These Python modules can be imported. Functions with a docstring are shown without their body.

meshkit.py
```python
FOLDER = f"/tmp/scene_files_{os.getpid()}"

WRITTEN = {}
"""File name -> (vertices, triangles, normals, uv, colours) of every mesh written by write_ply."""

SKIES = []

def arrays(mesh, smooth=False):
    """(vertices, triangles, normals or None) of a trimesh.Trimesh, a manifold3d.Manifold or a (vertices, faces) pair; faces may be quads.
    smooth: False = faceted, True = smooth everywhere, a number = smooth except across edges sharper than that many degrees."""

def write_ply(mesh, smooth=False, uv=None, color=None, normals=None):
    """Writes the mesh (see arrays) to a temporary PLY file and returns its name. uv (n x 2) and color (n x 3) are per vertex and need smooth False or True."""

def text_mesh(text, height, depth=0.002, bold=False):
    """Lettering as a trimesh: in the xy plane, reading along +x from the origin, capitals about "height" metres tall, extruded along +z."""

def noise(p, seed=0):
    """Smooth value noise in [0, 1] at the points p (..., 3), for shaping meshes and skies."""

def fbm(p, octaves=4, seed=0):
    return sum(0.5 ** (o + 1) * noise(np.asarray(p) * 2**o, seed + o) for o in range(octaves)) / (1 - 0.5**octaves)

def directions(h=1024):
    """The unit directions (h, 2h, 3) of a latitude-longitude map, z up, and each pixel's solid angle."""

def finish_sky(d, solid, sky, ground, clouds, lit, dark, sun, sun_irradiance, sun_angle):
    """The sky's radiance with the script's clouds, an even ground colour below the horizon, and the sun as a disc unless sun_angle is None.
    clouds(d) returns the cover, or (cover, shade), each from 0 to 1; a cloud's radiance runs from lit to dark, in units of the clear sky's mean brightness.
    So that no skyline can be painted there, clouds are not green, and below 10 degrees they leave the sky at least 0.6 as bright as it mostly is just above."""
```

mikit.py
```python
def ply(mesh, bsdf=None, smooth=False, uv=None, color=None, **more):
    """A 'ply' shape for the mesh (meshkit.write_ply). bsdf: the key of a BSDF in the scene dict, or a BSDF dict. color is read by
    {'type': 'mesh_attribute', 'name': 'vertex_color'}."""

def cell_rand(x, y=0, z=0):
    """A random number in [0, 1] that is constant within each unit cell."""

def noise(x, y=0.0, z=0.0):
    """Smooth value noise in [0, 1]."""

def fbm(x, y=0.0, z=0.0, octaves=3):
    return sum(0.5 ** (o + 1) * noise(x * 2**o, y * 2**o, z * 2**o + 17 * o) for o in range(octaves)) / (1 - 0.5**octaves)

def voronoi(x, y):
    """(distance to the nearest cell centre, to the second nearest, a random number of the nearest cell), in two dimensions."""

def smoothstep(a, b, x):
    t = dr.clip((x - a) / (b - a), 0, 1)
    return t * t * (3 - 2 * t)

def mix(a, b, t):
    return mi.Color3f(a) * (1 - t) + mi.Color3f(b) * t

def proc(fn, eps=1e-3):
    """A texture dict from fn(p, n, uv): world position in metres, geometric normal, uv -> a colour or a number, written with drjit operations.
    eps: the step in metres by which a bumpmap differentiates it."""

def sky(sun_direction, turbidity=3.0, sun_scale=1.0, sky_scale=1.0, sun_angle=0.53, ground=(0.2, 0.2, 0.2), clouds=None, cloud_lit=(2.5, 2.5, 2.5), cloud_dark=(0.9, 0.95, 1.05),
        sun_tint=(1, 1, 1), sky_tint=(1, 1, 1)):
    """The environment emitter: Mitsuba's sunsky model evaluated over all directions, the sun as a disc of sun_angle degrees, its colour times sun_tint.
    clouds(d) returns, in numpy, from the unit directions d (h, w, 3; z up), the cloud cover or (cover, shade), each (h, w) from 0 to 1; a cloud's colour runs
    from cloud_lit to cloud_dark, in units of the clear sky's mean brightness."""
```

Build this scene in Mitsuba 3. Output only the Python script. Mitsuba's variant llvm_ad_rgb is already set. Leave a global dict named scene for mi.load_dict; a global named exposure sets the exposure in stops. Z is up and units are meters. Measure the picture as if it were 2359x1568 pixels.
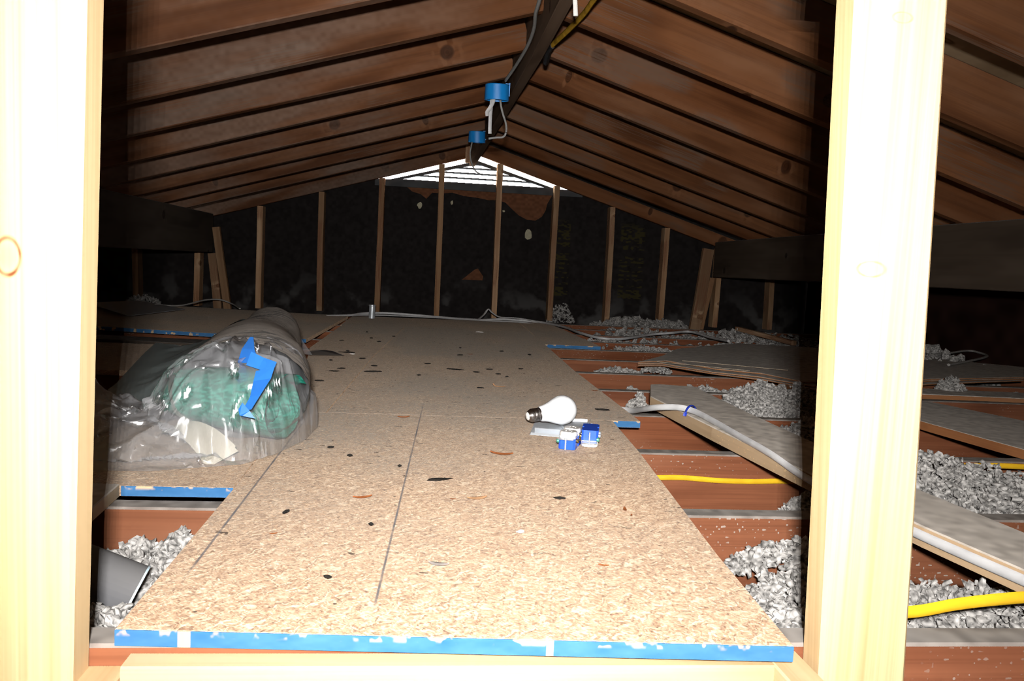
import math, random
import numpy as np
import drjit as dr
import trimesh
import mitsuba as mi
import mikit
import meshkit
import shapely.geometry as sg
from mikit import noise, fbm, voronoi, cell_rand, smoothstep, mix

T = mi.ScalarTransform4f
scene, labels = {'type': 'scene'}, {}
rng = np.random.default_rng(7)
random.seed(7)

# ------------------------------------------------------------------ camera, daylight, flash, exposure
H = 0.364                                     # lens height over the joist tops (z = 0)
FWD, UP = np.array([0.10509, 0.99012, -0.09284]), np.array([-0.03879, 0.09737, 0.99449])
scene['camera'] = {'type': 'perspective', 'fov': 66.48, 'fov_axis': 'x', 'near_clip': 0.02, 'far_clip': 200.0,
                   'to_world': T().look_at(origin=[0, 0, H], target=(np.array([0, 0, H]) + FWD).tolist(), up=UP.tolist())}
scene['sky'] = mikit.sky((0.3, -0.8, 0.6), turbidity=4.0, sun_scale=0.0, sky_scale=160.0,
                         ground=(0.5, 0.5, 0.48), clouds=lambda d: np.ones(d.shape[:2]), cloud_lit=(1.0, 1.0, 1.0), cloud_dark=(0.9, 0.9, 0.9))
# the pop-up flash over the lens: its small window as a cluster of spots
FLASH = 23.0
for i in range(7):
    for j in range(2):
        o = np.array([-0.010 + (i - 3) * 0.008, -0.114, H + 0.080 + j * 0.018])
        scene['flash_%d_%d' % (i, j)] = {'type': 'spot', 'intensity': {'type': 'rgb', 'value': [FLASH / 14, FLASH / 14 * 0.97, FLASH / 14 * 0.94]},
                                         'cutoff_angle': 54.0, 'beam_width': 10.0,
                                         'to_world': T().look_at(origin=o.tolist(), target=(o + np.array([0.10, 0.99, -0.075])).tolist(), up=[0, 0, 1])}
exposure = 0.0


# ------------------------------------------------------------------ helpers
def tag(key, label=None, cat=None, group=None, kind=None):
    d = {}
    if label: d['label'] = label
    if cat: d['category'] = cat
    if group: d['group'] = group
    if kind: d['kind'] = kind
    if d: labels[key] = d
    return key


def numbered(name):
    if name not in scene and not any(k.startswith(name + '__') for k in scene) and name not in labels:
        return name
    i = 1
    while '%s_%03d' % (name, i) in scene or '%s_%03d' % (name, i) in labels or any(k.startswith('%s_%03d__' % (name, i)) for k in scene):
        i += 1
    return '%s_%03d' % (name, i)


def put(name, mesh, bsdf, parent=None, smooth=False, uv=None):
    key = numbered(parent + '__' + name if parent else name)
    scene[key] = mikit.ply(mesh, bsdf, smooth=smooth, uv=uv)
    return key


def thing(name, label, cat, group=None):
    return tag(numbered(name), label, cat, group)


BOARD = [0]


def V(*a):
    return np.array(a, float)


def unit(v):
    v = np.asarray(v, float)
    return v / np.linalg.norm(v)


def loft(sec, stations, closed_ends=True, uvid=None):
    """sec: (m,2) section, counter-clockwise seen against the length; stations: list of (P, A, B) or (P, A, B, sec). Faces split, uv in metres."""
    if uvid is None:
        BOARD[0] += 1
        uvid = BOARD[0]
    off_v, off_u = uvid * 7.0, (uvid * 3.71) % 40
    rings, us, u = [], [], 0.0
    for i, s in enumerate(stations):
        sc = np.asarray(s[3] if len(s) > 3 else sec, float)
        P, A, B = (np.asarray(x, float) for x in s[:3])
        rings.append(P + sc[:, :1] * A + sc[:, 1:2] * B)
        if i: u += np.linalg.norm(P - np.asarray(stations[i - 1][0], float))
        us.append(u)
    sc = np.asarray(sec, float)
    m = len(sc)
    per = np.concatenate([[0], np.cumsum(np.linalg.norm(np.roll(sc, -1, 0) - sc, axis=1))])
    per *= min(1.0, 6.0 / per[-1])
    vs, fs, uv = [], [], []
    for j in range(m):
        k = (j + 1) % m
        base = len(vs)
        for i, r in enumerate(rings):
            vs += [r[j], r[k]]
            uv += [(us[i] + off_u, per[j] + off_v), (us[i] + off_u, per[j + 1] + off_v)]
        for i in range(len(rings) - 1):
            a = base + 2 * i
            fs += [(a, a + 1, a + 3), (a, a + 3, a + 2)]
    if closed_ends:
        for i, flip in ((0, True), (len(rings) - 1, False)):
            base = len(vs)
            for q, r in zip(sc, rings[i]):
                vs.append(r)
                uv.append((us[i] + off_u + q[0] * 0.2, q[1] + off_v + 0.5))
            for j in range(1, m - 1):
                fs.append((base, base + j + 1, base + j) if flip else (base, base + j, base + j + 1))
    return (np.array(vs), np.array(fs)), np.array(uv)


def rect(w, t, c=0.002):
    a, b = w / 2, t / 2
    return np.array([(-a + c, -b), (a - c, -b), (a, -b + c), (a, b - c), (a - c, b), (-a + c, b), (-a, b - c), (-a, -b + c)])


def board(name, A, B, w, t, wdir, bsdf, parent=None, c=0.002, n=2, warp=0.0, ends=None):
    """A straight board from A to B; w along wdir, t across."""
    A, B = np.asarray(A, float), np.asarray(B, float)
    d = unit(B - A)
    wd = unit(np.asarray(wdir, float) - d * np.dot(wdir, d))
    td = np.cross(d, wd)
    r = np.random.default_rng(BOARD[0] + 99)
    ph = r.random(4) * 6.28
    st = []
    for i in range(n):
        s = i / (n - 1)
        o = warp * (math.sin(s * 5 + ph[0]) * wd + math.sin(s * 4 + ph[1]) * td)
        st.append((A + (B - A) * s + o, wd, td))
    m, uv = loft(rect(w, t, c), st)
    return put(name, m, bsdf, parent, uv=uv)


def prism(name, poly, z0, z1, bsdf, parent=None, c=0.0015, zfun=None):
    """A flat sheet with polygon outline (counter-clockwise x, y) from z0 to z1, its top edge bevelled; zfun adds height per point."""
    poly = np.asarray(poly, float)
    if sg.Polygon(poly).exterior.is_ccw is False:
        poly = poly[::-1]
    cen = poly.mean(0)
    inner = np.array(sg.Polygon(poly).buffer(-c, join_style=2).exterior.coords)[:-1]
    if len(inner) != len(poly):
        inner = cen + (poly - cen) * 0.998
    else:
        if not sg.Polygon(inner).exterior.is_ccw: inner = inner[::-1]
        k = np.argmin(np.linalg.norm(inner - poly[0], axis=1))
        inner = np.roll(inner, -k, 0)
    zf = zfun or (lambda x, y: 0.0)
    BOARD[0] += 1
    off = BOARD[0] * 7.0
    vs, fs, uv = [], [], []

    def ring(p, z):
        return np.array([(x, y, z + zf(x, y)) for x, y in p])
    rs = [ring(poly, z0), ring(poly, z1 - c), ring(inner, z1)]
    m = len(poly)
    for a in range(2):
        for j in range(m):
            k = (j + 1) % m
            b = len(vs)
            vs += [rs[a][j], rs[a][k], rs[a + 1][k], rs[a + 1][j]]
            L = np.linalg.norm(poly[k] - poly[j])
            uv += [(0, off), (L, off), (L, off + .016), (0, off + .016)]
            fs += [(b, b + 1, b + 2), (b, b + 2, b + 3)]
    tri = trimesh.creation.triangulate_polygon(sg.Polygon(inner), engine='earcut')
    for flip, zz in ((False, z1), (True, z0)):
        b = len(vs)
        for x, y in tri[0]:
            vs.append((x, y, zz + zf(x, y)))
            uv.append((y, x + off + 2))
        for f in tri[1]:
            q = tri[0][f]
            ccw = np.cross(np.append(q[1] - q[0], 0), np.append(q[2] - q[0], 0))[2] > 0
            f = f if ccw != flip else f[::-1]
            fs.append(tuple(b + f))
    return put(name, (np.array(vs), np.array(fs)), bsdf, parent, uv=np.array(uv))


def spline(pts, n=8):
    p = np.asarray(pts, float)
    p = np.vstack([2 * p[0] - p[1], p, 2 * p[-1] - p[-2]])
    out = []
    for i in range(1, len(p) - 2):
        for s in np.linspace(0, 1, n, endpoint=False):
            a, b, c, d = p[i - 1], p[i], p[i + 1], p[i + 2]
            out.append(0.5 * (2 * b + (c - a) * s + (2 * a - 5 * b + 4 * c - d) * s * s + (3 * b - a - 3 * c + d) * s ** 3))
    out.append(p[-2])
    return np.array(out)


def tube(pts, rx, ry=None, sides=8, n=8, flat=(0, 0, 1), taper=None):
    """Cable along a spline; rx across, ry along 'flat'. Closed ends."""
    ry = ry or rx
    p = spline(pts, n) if n else np.asarray(pts, float)
    t = np.gradient(p, axis=0)
    t /= np.linalg.norm(t, axis=1, keepdims=True) + 1e-12
    f = np.asarray(flat, float)
    vs = []
    a_prev = None
    for i in range(len(p)):
        b = f - t[i] * np.dot(f, t[i])
        if np.linalg.norm(b) < 0.2:
            b = a_prev if a_prev is not None else np.array([0, 1.0, 0])
            b = b - t[i] * np.dot(b, t[i])
        b = unit(b)
        a_prev = b
        a = np.cross(t[i], b)
        k = 1.0 if taper is None else taper(i / (len(p) - 1))
        for s in range(sides):
            w = 2 * math.pi * s / sides
            vs.append(p[i] + k * (rx * math.cos(w) * a + ry * math.sin(w) * b))
    fs = []
    for i in range(len(p) - 1):
        for s in range(sides):
            q = (s + 1) % sides
            A, B, C, D = i * sides + s, i * sides + q, (i + 1) * sides + q, (i + 1) * sides + s
            fs += [(A, B, C), (A, C, D)]
    for i, flip in ((0, True), (len(p) - 1, False)):
        b = len(vs)
        vs.append(p[i])
        for s in range(sides):
            q = (s + 1) % sides
            fs.append((b, i * sides + q, i * sides + s) if flip else (b, i * sides + s, i * sides + q))
    return np.array(vs), np.array(fs)


def lathe(profile, sides=32, axis='x'):
    """profile: (along, radius) pairs."""
    pr = np.asarray(profile, float)
    vs, fs = [], []
    for a, r in pr:
        for s in range(sides):
            w = 2 * math.pi * s / sides
            vs.append((a, r * math.cos(w), r * math.sin(w)))
    for i in range(len(pr) - 1):
        for s in range(sides):
            q = (s + 1) % sides
            A, B, C, D = i * sides + s, i * sides + q, (i + 1) * sides + q, (i + 1) * sides + s
            fs += [(A, C, B), (A, D, C)]
    vs = np.array(vs)
    if axis == 'z': vs = vs[:, [1, 2, 0]]
    return vs, np.array(fs)


def cat(ms):
    vs, fs, n = [], [], 0
    for v, f in ms:
        vs.append(v); fs.append(np.asarray(f) + n); n += len(v)
    return np.vstack(vs), np.vstack(fs)


def box(cx, cy, cz, sx, sy, sz, c=0.0005):
    st = [(V(cx, cy - sy / 2, cz), V(1, 0, 0), V(0, 0, 1)), (V(cx, cy + sy / 2, cz), V(1, 0, 0), V(0, 0, 1))]
    m, _ = loft(rect(sx, sz, c), [(s[0], s[1], s[2]) for s in st], uvid=1)
    return m[0], m[1][:, ::-1]


def xf(m, rotz=0.0, rotx=0.0, roty=0.0, loc=(0, 0, 0), order='xyz'):
    v = np.asarray(m[0], float)
    for ax in order:
        a = {'x': rotx, 'y': roty, 'z': rotz}[ax]
        c, s = math.cos(a), math.sin(a)
        R = {'x': [[1, 0, 0], [0, c, -s], [0, s, c]], 'y': [[c, 0, s], [0, 1, 0], [-s, 0, c]], 'z': [[c, -s, 0], [s, c, 0], [0, 0, 1]]}[ax]
        v = v @ np.array(R).T
    return v + np.asarray(loc, float), m[1]


# ------------------------------------------------------------------ materials
def two(b):
    return {'type': 'twosided', 'bsdf': b}


def rgb(*c):
    return {'type': 'rgb', 'value': list(c)}


def knot_field(u, v, bid, keep, r0):
    """Round knots, at most one per 0.45 m x 0.10 m cell of a board: (distance in knot radii, angle-like value)."""
    iu, iv = dr.floor(u / 0.45), dr.floor(v / 0.10)
    a, b, k = cell_rand(iu, iv, 21), cell_rand(iu, iv, 22), cell_rand(iu, iv, 23)
    du, dv = u - (iu + 0.2 + 0.6 * a) * 0.45, v - (iv + 0.3 + 0.4 * b) * 0.10
    r = r0 * (0.55 + 0.9 * b)
    d = dr.sqrt(dr.square(du / (r * (0.6 + 0.8 * a))) + dr.square(dv / (r * 1.25)) + 0.35 * du * dv / (r * r) * (a - 0.5))
    return dr.select(k > keep, d, 9.0)


def make_wood(name, base, dark, light, dust=None, dust_up=0.0, tone=0.25, grain=0.5, knot_keep=0.72, rough=0.75, spec=0.25, stain=None, flecks=None, knot_size=0.020, cover=0.0, left_dust=0.0):
    def fn(p, n, uv):
        u, v = uv.x, uv.y
        bid = dr.floor(v / 7.0)
        t1, t2 = cell_rand(bid, 3), cell_rand(bid, 9)
        kd = knot_field(u, v, bid, knot_keep, knot_size) if knot_keep < 1 else mi.Float(9.0)
        near = dr.exp(-kd * 0.55)
        blot = fbm(u * 2.6, v * 13, bid + 5, octaves=3)
        rings = noise(u * 0.45, (v + 0.012 * blot + 0.03 * near) * 95.0, bid)
        fine = noise(u * 9, v * 520, bid)
        g = (rings - 0.5) * 0.75 + (fine - 0.5) * 0.45
        c = mix(base, dark, dr.clip(0.5 * grain + g * grain * 1.5 - 0.1, 0, 1))
        c = mix(c, light, smoothstep(0.55, 0.8, blot) * 0.55)
        c = mix(c, dark, smoothstep(0.46, 0.22, blot) * 0.6)
        c = c * (1 + tone * (t1 - 0.5) * 2)
        c = mi.Color3f(c.x, c.y * (1 + 0.12 * (t2 - 0.5)), c.z * (1 + 0.25 * (t2 - 0.5)))
        if knot_keep < 1:
            halo = smoothstep(3.2, 1.2, kd)
            c = mix(c, mi.Color3f(light) * 1.05, halo * smoothstep(0.4, 0.7, noise(u * 60, v * 40)) * 0.5)
            ring = smoothstep(1.15, 0.8, kd)
            c = mix(c, mi.Color3f(dark) * (0.35 + 0.9 * noise(kd * 6, u * 90)), ring * 0.85)
        if stain is not None:
            s = smoothstep(0.55, 0.72, noise(u * 4.5 + 11, v * 9, bid)) * smoothstep(0.35, 0.6, fine * 0.5 + blot * 0.5)
            c = mix(c, stain, s * 0.6)
        if flecks is not None:
            fl = smoothstep(0.80, 0.86, noise(p.x * 240, p.y * 240, p.z * 240)) * smoothstep(0.5, 0.75, noise(p.x * 9, p.y * 9, p.z * 9))
            c = mix(c, flecks, fl * 0.55)
        if dust is not None:
            up = smoothstep(0.35, 0.8, n.z)
            dn = 0.7 + 0.6 * noise(p.x * 70, p.y * 70, p.z * 70)
            cv = cover + left_dust * smoothstep(0.35, -0.6, p.x)
            c = mix(c, mi.Color3f(dust) * dn, dr.clip(up * dust_up + (1 - up) * cv * (0.3 + 1.4 * smoothstep(0.3, 0.7, blot)), 0, 1))
        return mi.Color3f(dr.clip(c.x, 0, 1), dr.clip(c.y, 0, 1), dr.clip(c.z, 0, 1))
    scene[name] = two({'type': 'diffuse', 'reflectance': mikit.proc(fn)})


DUST = (0.25, 0.235, 0.215)
make_wood('wood_rafter', (0.170, 0.066, 0.026), (0.058, 0.020, 0.009), (0.235, 0.108, 0.052), dust=(0.175, 0.132, 0.108), dust_up=0.5, stain=(0.14, 0.095, 0.07), tone=0.20, grain=0.42, cover=0.05, left_dust=0.30, knot_keep=0.80, knot_size=0.024)
make_wood('wood_joist', (0.225, 0.086, 0.044), (0.105, 0.035, 0.018), (0.26, 0.117, 0.068), dust=DUST, dust_up=0.95, tone=0.14, grain=0.6, flecks=(0.45, 0.42, 0.38), knot_keep=0.93)
make_wood('wood_new', (0.56, 0.41, 0.235), (0.42, 0.26, 0.12), (0.64, 0.50, 0.33), tone=0.03, grain=0.4, rough=0.6, knot_keep=1.1)
make_wood('wood_stud', (0.46, 0.285, 0.165), (0.25, 0.125, 0.065), (0.62, 0.44, 0.28), tone=0.38, grain=0.5, stain=(0.2, 0.07, 0.04))
make_wood('wood_beam', (0.075, 0.058, 0.045), (0.04, 0.03, 0.024), (0.10, 0.08, 0.064), tone=0.08, grain=0.3, dust=(0.18, 0.17, 0.16), dust_up=0.8)
make_wood('wood_ridge', (0.13, 0.09, 0.065), (0.06, 0.038, 0.028), (0.17, 0.12, 0.09), tone=0.1, grain=0.35)
make_wood('wood_plank', (0.48, 0.36, 0.235), (0.30, 0.20, 0.115), (0.55, 0.44, 0.31), dust=(0.56, 0.525, 0.475), dust_up=0.9, tone=0.05, grain=0.4, flecks=(0.75, 0.5, 0.25))
make_wood('wood_plank_brown', (0.36, 0.16, 0.07), (0.2, 0.08, 0.035), (0.42, 0.22, 0.12), dust=(0.58, 0.555, 0.51), dust_up=0.95, tone=0.05, grain=0.4, knot_keep=1.1)
make_wood('wood_sheathing', (0.30, 0.215, 0.13), (0.2, 0.135, 0.075), (0.36, 0.27, 0.175), tone=0.15, grain=0.35)


def chipboard(p, n, uv):
    """Particleboard: pale, tan and dark shavings of four sizes laid every way, under a film of dust."""
    x, y = p.x, p.y + p.z * 2
    wx, wy = noise(x * 110, y * 110, 1) - 0.5, noise(x * 110, y * 110, 5) - 0.5
    c = mi.Color3f(0.50, 0.340, 0.215)
    for k, (ang, fx, fy, a) in enumerate(((0.3, 150.0, 420.0, 0.75), (1.4, 230.0, 620.0, 0.65), (2.5, 300.0, 900.0, 0.6), (0.9, 95.0, 330.0, 0.35))):
        co, si = math.cos(ang), math.sin(ang)
        r = cell_rand(dr.floor((x * co + y * si) * fx + wx * 2.2), dr.floor((y * co - x * si) * fy + wy * 4.5), k + 1)
        chip = mix((0.29, 0.165, 0.098), (0.59, 0.415, 0.275), smoothstep(0.05, 0.75, r))
        chip = mix(chip, (0.92, 0.76, 0.56), smoothstep(0.84, 0.94, r))
        chip = mix(chip, (0.12, 0.062, 0.042), smoothstep(0.125, 0.08, r))
        c = mix(c, chip, a)
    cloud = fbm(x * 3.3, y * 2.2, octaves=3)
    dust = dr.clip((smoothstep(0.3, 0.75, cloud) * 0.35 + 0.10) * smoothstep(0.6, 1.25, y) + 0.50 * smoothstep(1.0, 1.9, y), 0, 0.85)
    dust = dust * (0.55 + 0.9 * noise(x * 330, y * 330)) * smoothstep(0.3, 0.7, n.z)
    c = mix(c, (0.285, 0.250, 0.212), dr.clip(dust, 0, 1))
    # a litter of dark specks, thicker away from the opening
    a_, b_ = x * 75 + wy * 1.6, y * 190 + wx * 1.6
    sp = cell_rand(dr.floor(a_), dr.floor(b_), 77)
    fa, fb = a_ - dr.floor(a_) - 0.5, b_ - dr.floor(b_) - 0.5
    speck = dr.select(sp < 0.004 + 0.020 * smoothstep(1.1, 2.0, y), smoothstep(0.42, 0.28, dr.sqrt(dr.square(fa) + dr.square(fb))), 0.0) * smoothstep(0.3, 0.7, n.z)
    c = mix(c, (0.055, 0.042, 0.034), speck * 0.85)
    # the two pencil lines snapped along the front sheet
    l1 = smoothstep(0.0022, 0.0008, dr.abs(x + 0.2505 + 0.010 * (y - 0.8))) * smoothstep(0.84, 0.95, y)
    l2 = smoothstep(0.0020, 0.0007, dr.abs(x + 0.051 - 0.031 * (y - 0.6))) * smoothstep(0.78, 0.84, y)
    ln = dr.maximum(l1, l2) * smoothstep(2.1, 1.7, y) * (0.55 + 0.4 * noise(y * 40, 7)) * smoothstep(0.3, 0.7, n.z)
    return mix(c, (0.10, 0.10, 0.11), ln)


def chip_bump(p, n, uv):
    return 0.0022 * noise(p.x * 280, p.y * 190) + 0.0012 * noise(p.x * 90, p.y * 60)


scene['chipboard'] = two({'type': 'bumpmap', 'arbitrary': mikit.proc(chip_bump, eps=6e-4), 'scale': 1.0,
                          'bsdf': {'type': 'principled', 'base_color': mikit.proc(chipboard), 'roughness': 1.0, 'specular': 0.1}})


def blue_edge(p, n, uv):
    c = mix((0.028, 0.115, 0.275), (0.07, 0.19, 0.38), fbm(p.x * 40, p.y * 40, p.z * 90))
    chips = smoothstep(0.56, 0.66, fbm(p.x * 70, p.y * 70, p.z * 50, octaves=3)) * smoothstep(0.0085, 0.0145, p.z)
    spot = smoothstep(0.0065, 0.0045, dr.abs(p.x + 0.2145)) * smoothstep(0.9, 0.8, p.y) + smoothstep(0.0040, 0.0025, dr.abs(p.x - 0.1245)) * smoothstep(0.9, 0.8, p.y)
    return mix(c, (0.62, 0.45, 0.27), dr.clip(chips + spot, 0, 1))


scene['blue_paint'] = two({'type': 'diffuse', 'reflectance': mikit.proc(blue_edge)})


def felt(p, n, uv):
    """Black fibreboard with dust low down and two faint columns of worn olive ink."""
    c = mi.Color3f(0.022, 0.019, 0.0185) * (0.6 + 0.8 * fbm(p.x * 40, p.z * 40, octaves=3))
    d = smoothstep(0.35, 0.0, p.z) * smoothstep(0.52, 0.75, fbm(p.x * 9, p.z * 9, 4, octaves=4))
    c = mix(c, (0.12, 0.118, 0.115), d * 0.55)
    rowz = cell_rand(dr.floor(p.z * 62), 4, 2)
    for x0, w in ((0.93, 0.055), (1.44, 0.10)):
        col = smoothstep(w, w * 0.8, dr.abs(p.x - x0)) * smoothstep(0.12, 0.2, p.z) * smoothstep(0.75, 0.66, p.z)
        c = mix(c, (0.055, 0.047, 0.018), col * smoothstep(0.45, 0.6, noise(p.x * 50, p.z * 110)) * dr.select(rowz > 0.35, 0.8, 0.0))
    return c


scene['black_felt'] = two({'type': 'diffuse', 'reflectance': mikit.proc(felt)})


def plain(name, col, rough=0.5, spec=0.5, metallic=0.0, var=0.12, freq=60.0, dust=0.0, **kw):
    def fn(p, n, uv):
        c = mi.Color3f(col) * (1 - var + 2 * var * noise(p.x * freq, p.y * freq, p.z * freq))
        if dust:
            c = mix(c, (0.27, 0.26, 0.24), dust * smoothstep(0.1, 0.8, n.z) * (0.5 + noise(p.x * 30, p.y * 30)))
        return c
    tex = mikit.proc(fn) if var > 0.1 or dust else rgb(*col)
    if metallic:
        b = {'type': 'principled', 'base_color': tex, 'roughness': rough, 'specular': spec, 'metallic': metallic}
    elif spec >= 0.4:
        b = {'type': 'roughplastic', 'diffuse_reflectance': tex, 'alpha': rough * rough * 0.9 + 0.03}
    else:
        b = {'type': 'diffuse', 'reflectance': tex}
    scene[name] = two(b)


plain('drywall', (0.30, 0.28, 0.26), 0.9, 0.1)
plain('eave_baffle', (0.030, 0.014, 0.011), 0.95, 0.1, var=0.5, freq=14)
plain('back_board', (0.10, 0.075, 0.055), 0.9, 0.1)
plain('insulation_wool', (0.34, 0.33, 0.315), 1.0, 0.05, var=0.85, freq=210)
plain('cable_white', (0.60, 0.60, 0.60), 0.45, 0.4, dust=0.2)
plain('cable_dusty', (0.36, 0.35, 0.33), 0.6, 0.3)
plain('cable_grey', (0.30, 0.30, 0.29), 0.6, 0.3)
plain('cable_yellow', (0.80, 0.47, 0.02), 0.45, 0.4, dust=0.1)
plain('cable_yellow_dirty', (0.30, 0.17, 0.02), 0.6, 0.3, var=0.4)
plain('black_tape', (0.018, 0.018, 0.02), 0.5, 0.4)
plain('box_blue', (0.012, 0.26, 0.72), 0.45, 0.4, var=0.05)
plain('device_blue', (0.03, 0.12, 0.80), 0.35, 0.5, var=0.04)
plain('device_white', (0.82, 0.80, 0.76), 0.35, 0.5, var=0.03)
plain('steel', (0.62, 0.66, 0.70), 0.38, 0.5, metallic=0.55, var=0.15, freq=40)
plain('flange_metal', (0.07, 0.075, 0.08), 0.7, 0.3, var=0.3, freq=20)
plain('brass', (0.75, 0.52, 0.16), 0.25, 0.5, metallic=1.0, var=0.05)
plain('green_screw', (0.15, 0.55, 0.40), 0.3, 0.5, metallic=0.6, var=0.05)
plain('bulb_glass', (0.88, 0.90, 0.92), 0.25, 0.5, var=0.01)
plain('cap_metal', (0.50, 0.47, 0.45), 0.25, 0.5, metallic=1.0, var=0.05)
plain('pipe_grey', (0.105, 0.106, 0.112), 0.8, 0.2, var=0.06, dust=0.2)
plain('pipe_rim', (0.55, 0.70, 0.78), 0.4, 0.5, var=0.05)
plain('tape_blue', (0.03, 0.18, 0.62), 0.45, 0.4, var=0.08)
plain('cream_card', (0.80, 0.74, 0.60), 0.7, 0.3, var=0.06)
plain('paper_white', (0.40, 0.41, 0.43), 0.9, 0.1, var=0.1)
plain('kraft', (0.15, 0.065, 0.035), 0.9, 0.1, var=0.25)
plain('patch_cream', (0.45, 0.42, 0.30), 0.9, 0.1)
plain('zip_blue', (0.02, 0.05, 0.45), 0.4, 0.5)
plain('chip_black', (0.022, 0.020, 0.018), 0.85, 0.15, var=0.3)
plain('leaf_brown', (0.28, 0.095, 0.035), 0.8, 0.2, var=0.2)
plain('leaf_tan', (0.42, 0.24, 0.13), 0.8, 0.2, var=0.2)
plain('leaf_grey', (0.25, 0.22, 0.20), 0.8, 0.2, var=0.2)
plain('chip_white', (0.80, 0.78, 0.75), 0.8, 0.2, var=0.05)

# ------------------------------------------------------------------ the setting
ZR, XR, ML, MR = 1.129, 0.2935, 0.2903, 0.3098           # rafter undersides: height at the ridge, ridge x, slopes
RH = 0.146                                               # vertical height of a rafter


def zl(x): return ZR - ML * (XR - x)
def zr(x): return ZR - MR * (x - XR)


RIDGE = [(0.330, -1.2), (0.321, 2.1), (0.319, 2.66), (0.297, 3.72), (0.262, 5.18), (0.252, 5.60)]
ORD = ['first', 'second', 'third', 'fourth', 'fifth', 'sixth', 'seventh', 'eighth', 'ninth', 'tenth', 'eleventh', 'twelfth', 'thirteenth', 'fourteenth', 'fifteenth']

fl = np.array([(-3.6, -1.6, -0.2), (4.1, -1.6, -0.2), (4.1, 5.6, -0.2), (-3.6, 5.6, -0.2)])
fl = np.vstack([fl, fl - [0, 0, 0.02]])
CUBEF = np.array([(0, 1, 2), (0, 2, 3), (4, 6, 5), (4, 7, 6), (0, 4, 5), (0, 5, 1), (1, 5, 6), (1, 6, 2), (2, 6, 7), (2, 7, 3), (3, 7, 4), (3, 4, 0)])
tag(put('floor', (fl, CUBEF), 'drywall'), kind='structure')


def slab(x0, z0, x1, z1, y0, y1, t, nrm):
    n = np.asarray(nrm, float) * t
    q = np.array([(x0, y0, z0), (x1, y0, z1), (x1, y1, z1), (x0, y1, z0)])
    m = trimesh.Trimesh(np.vstack([q, q + n]), CUBEF, process=False)
    m.fix_normals()
    return np.array(m.vertices), np.array(m.faces)


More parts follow.
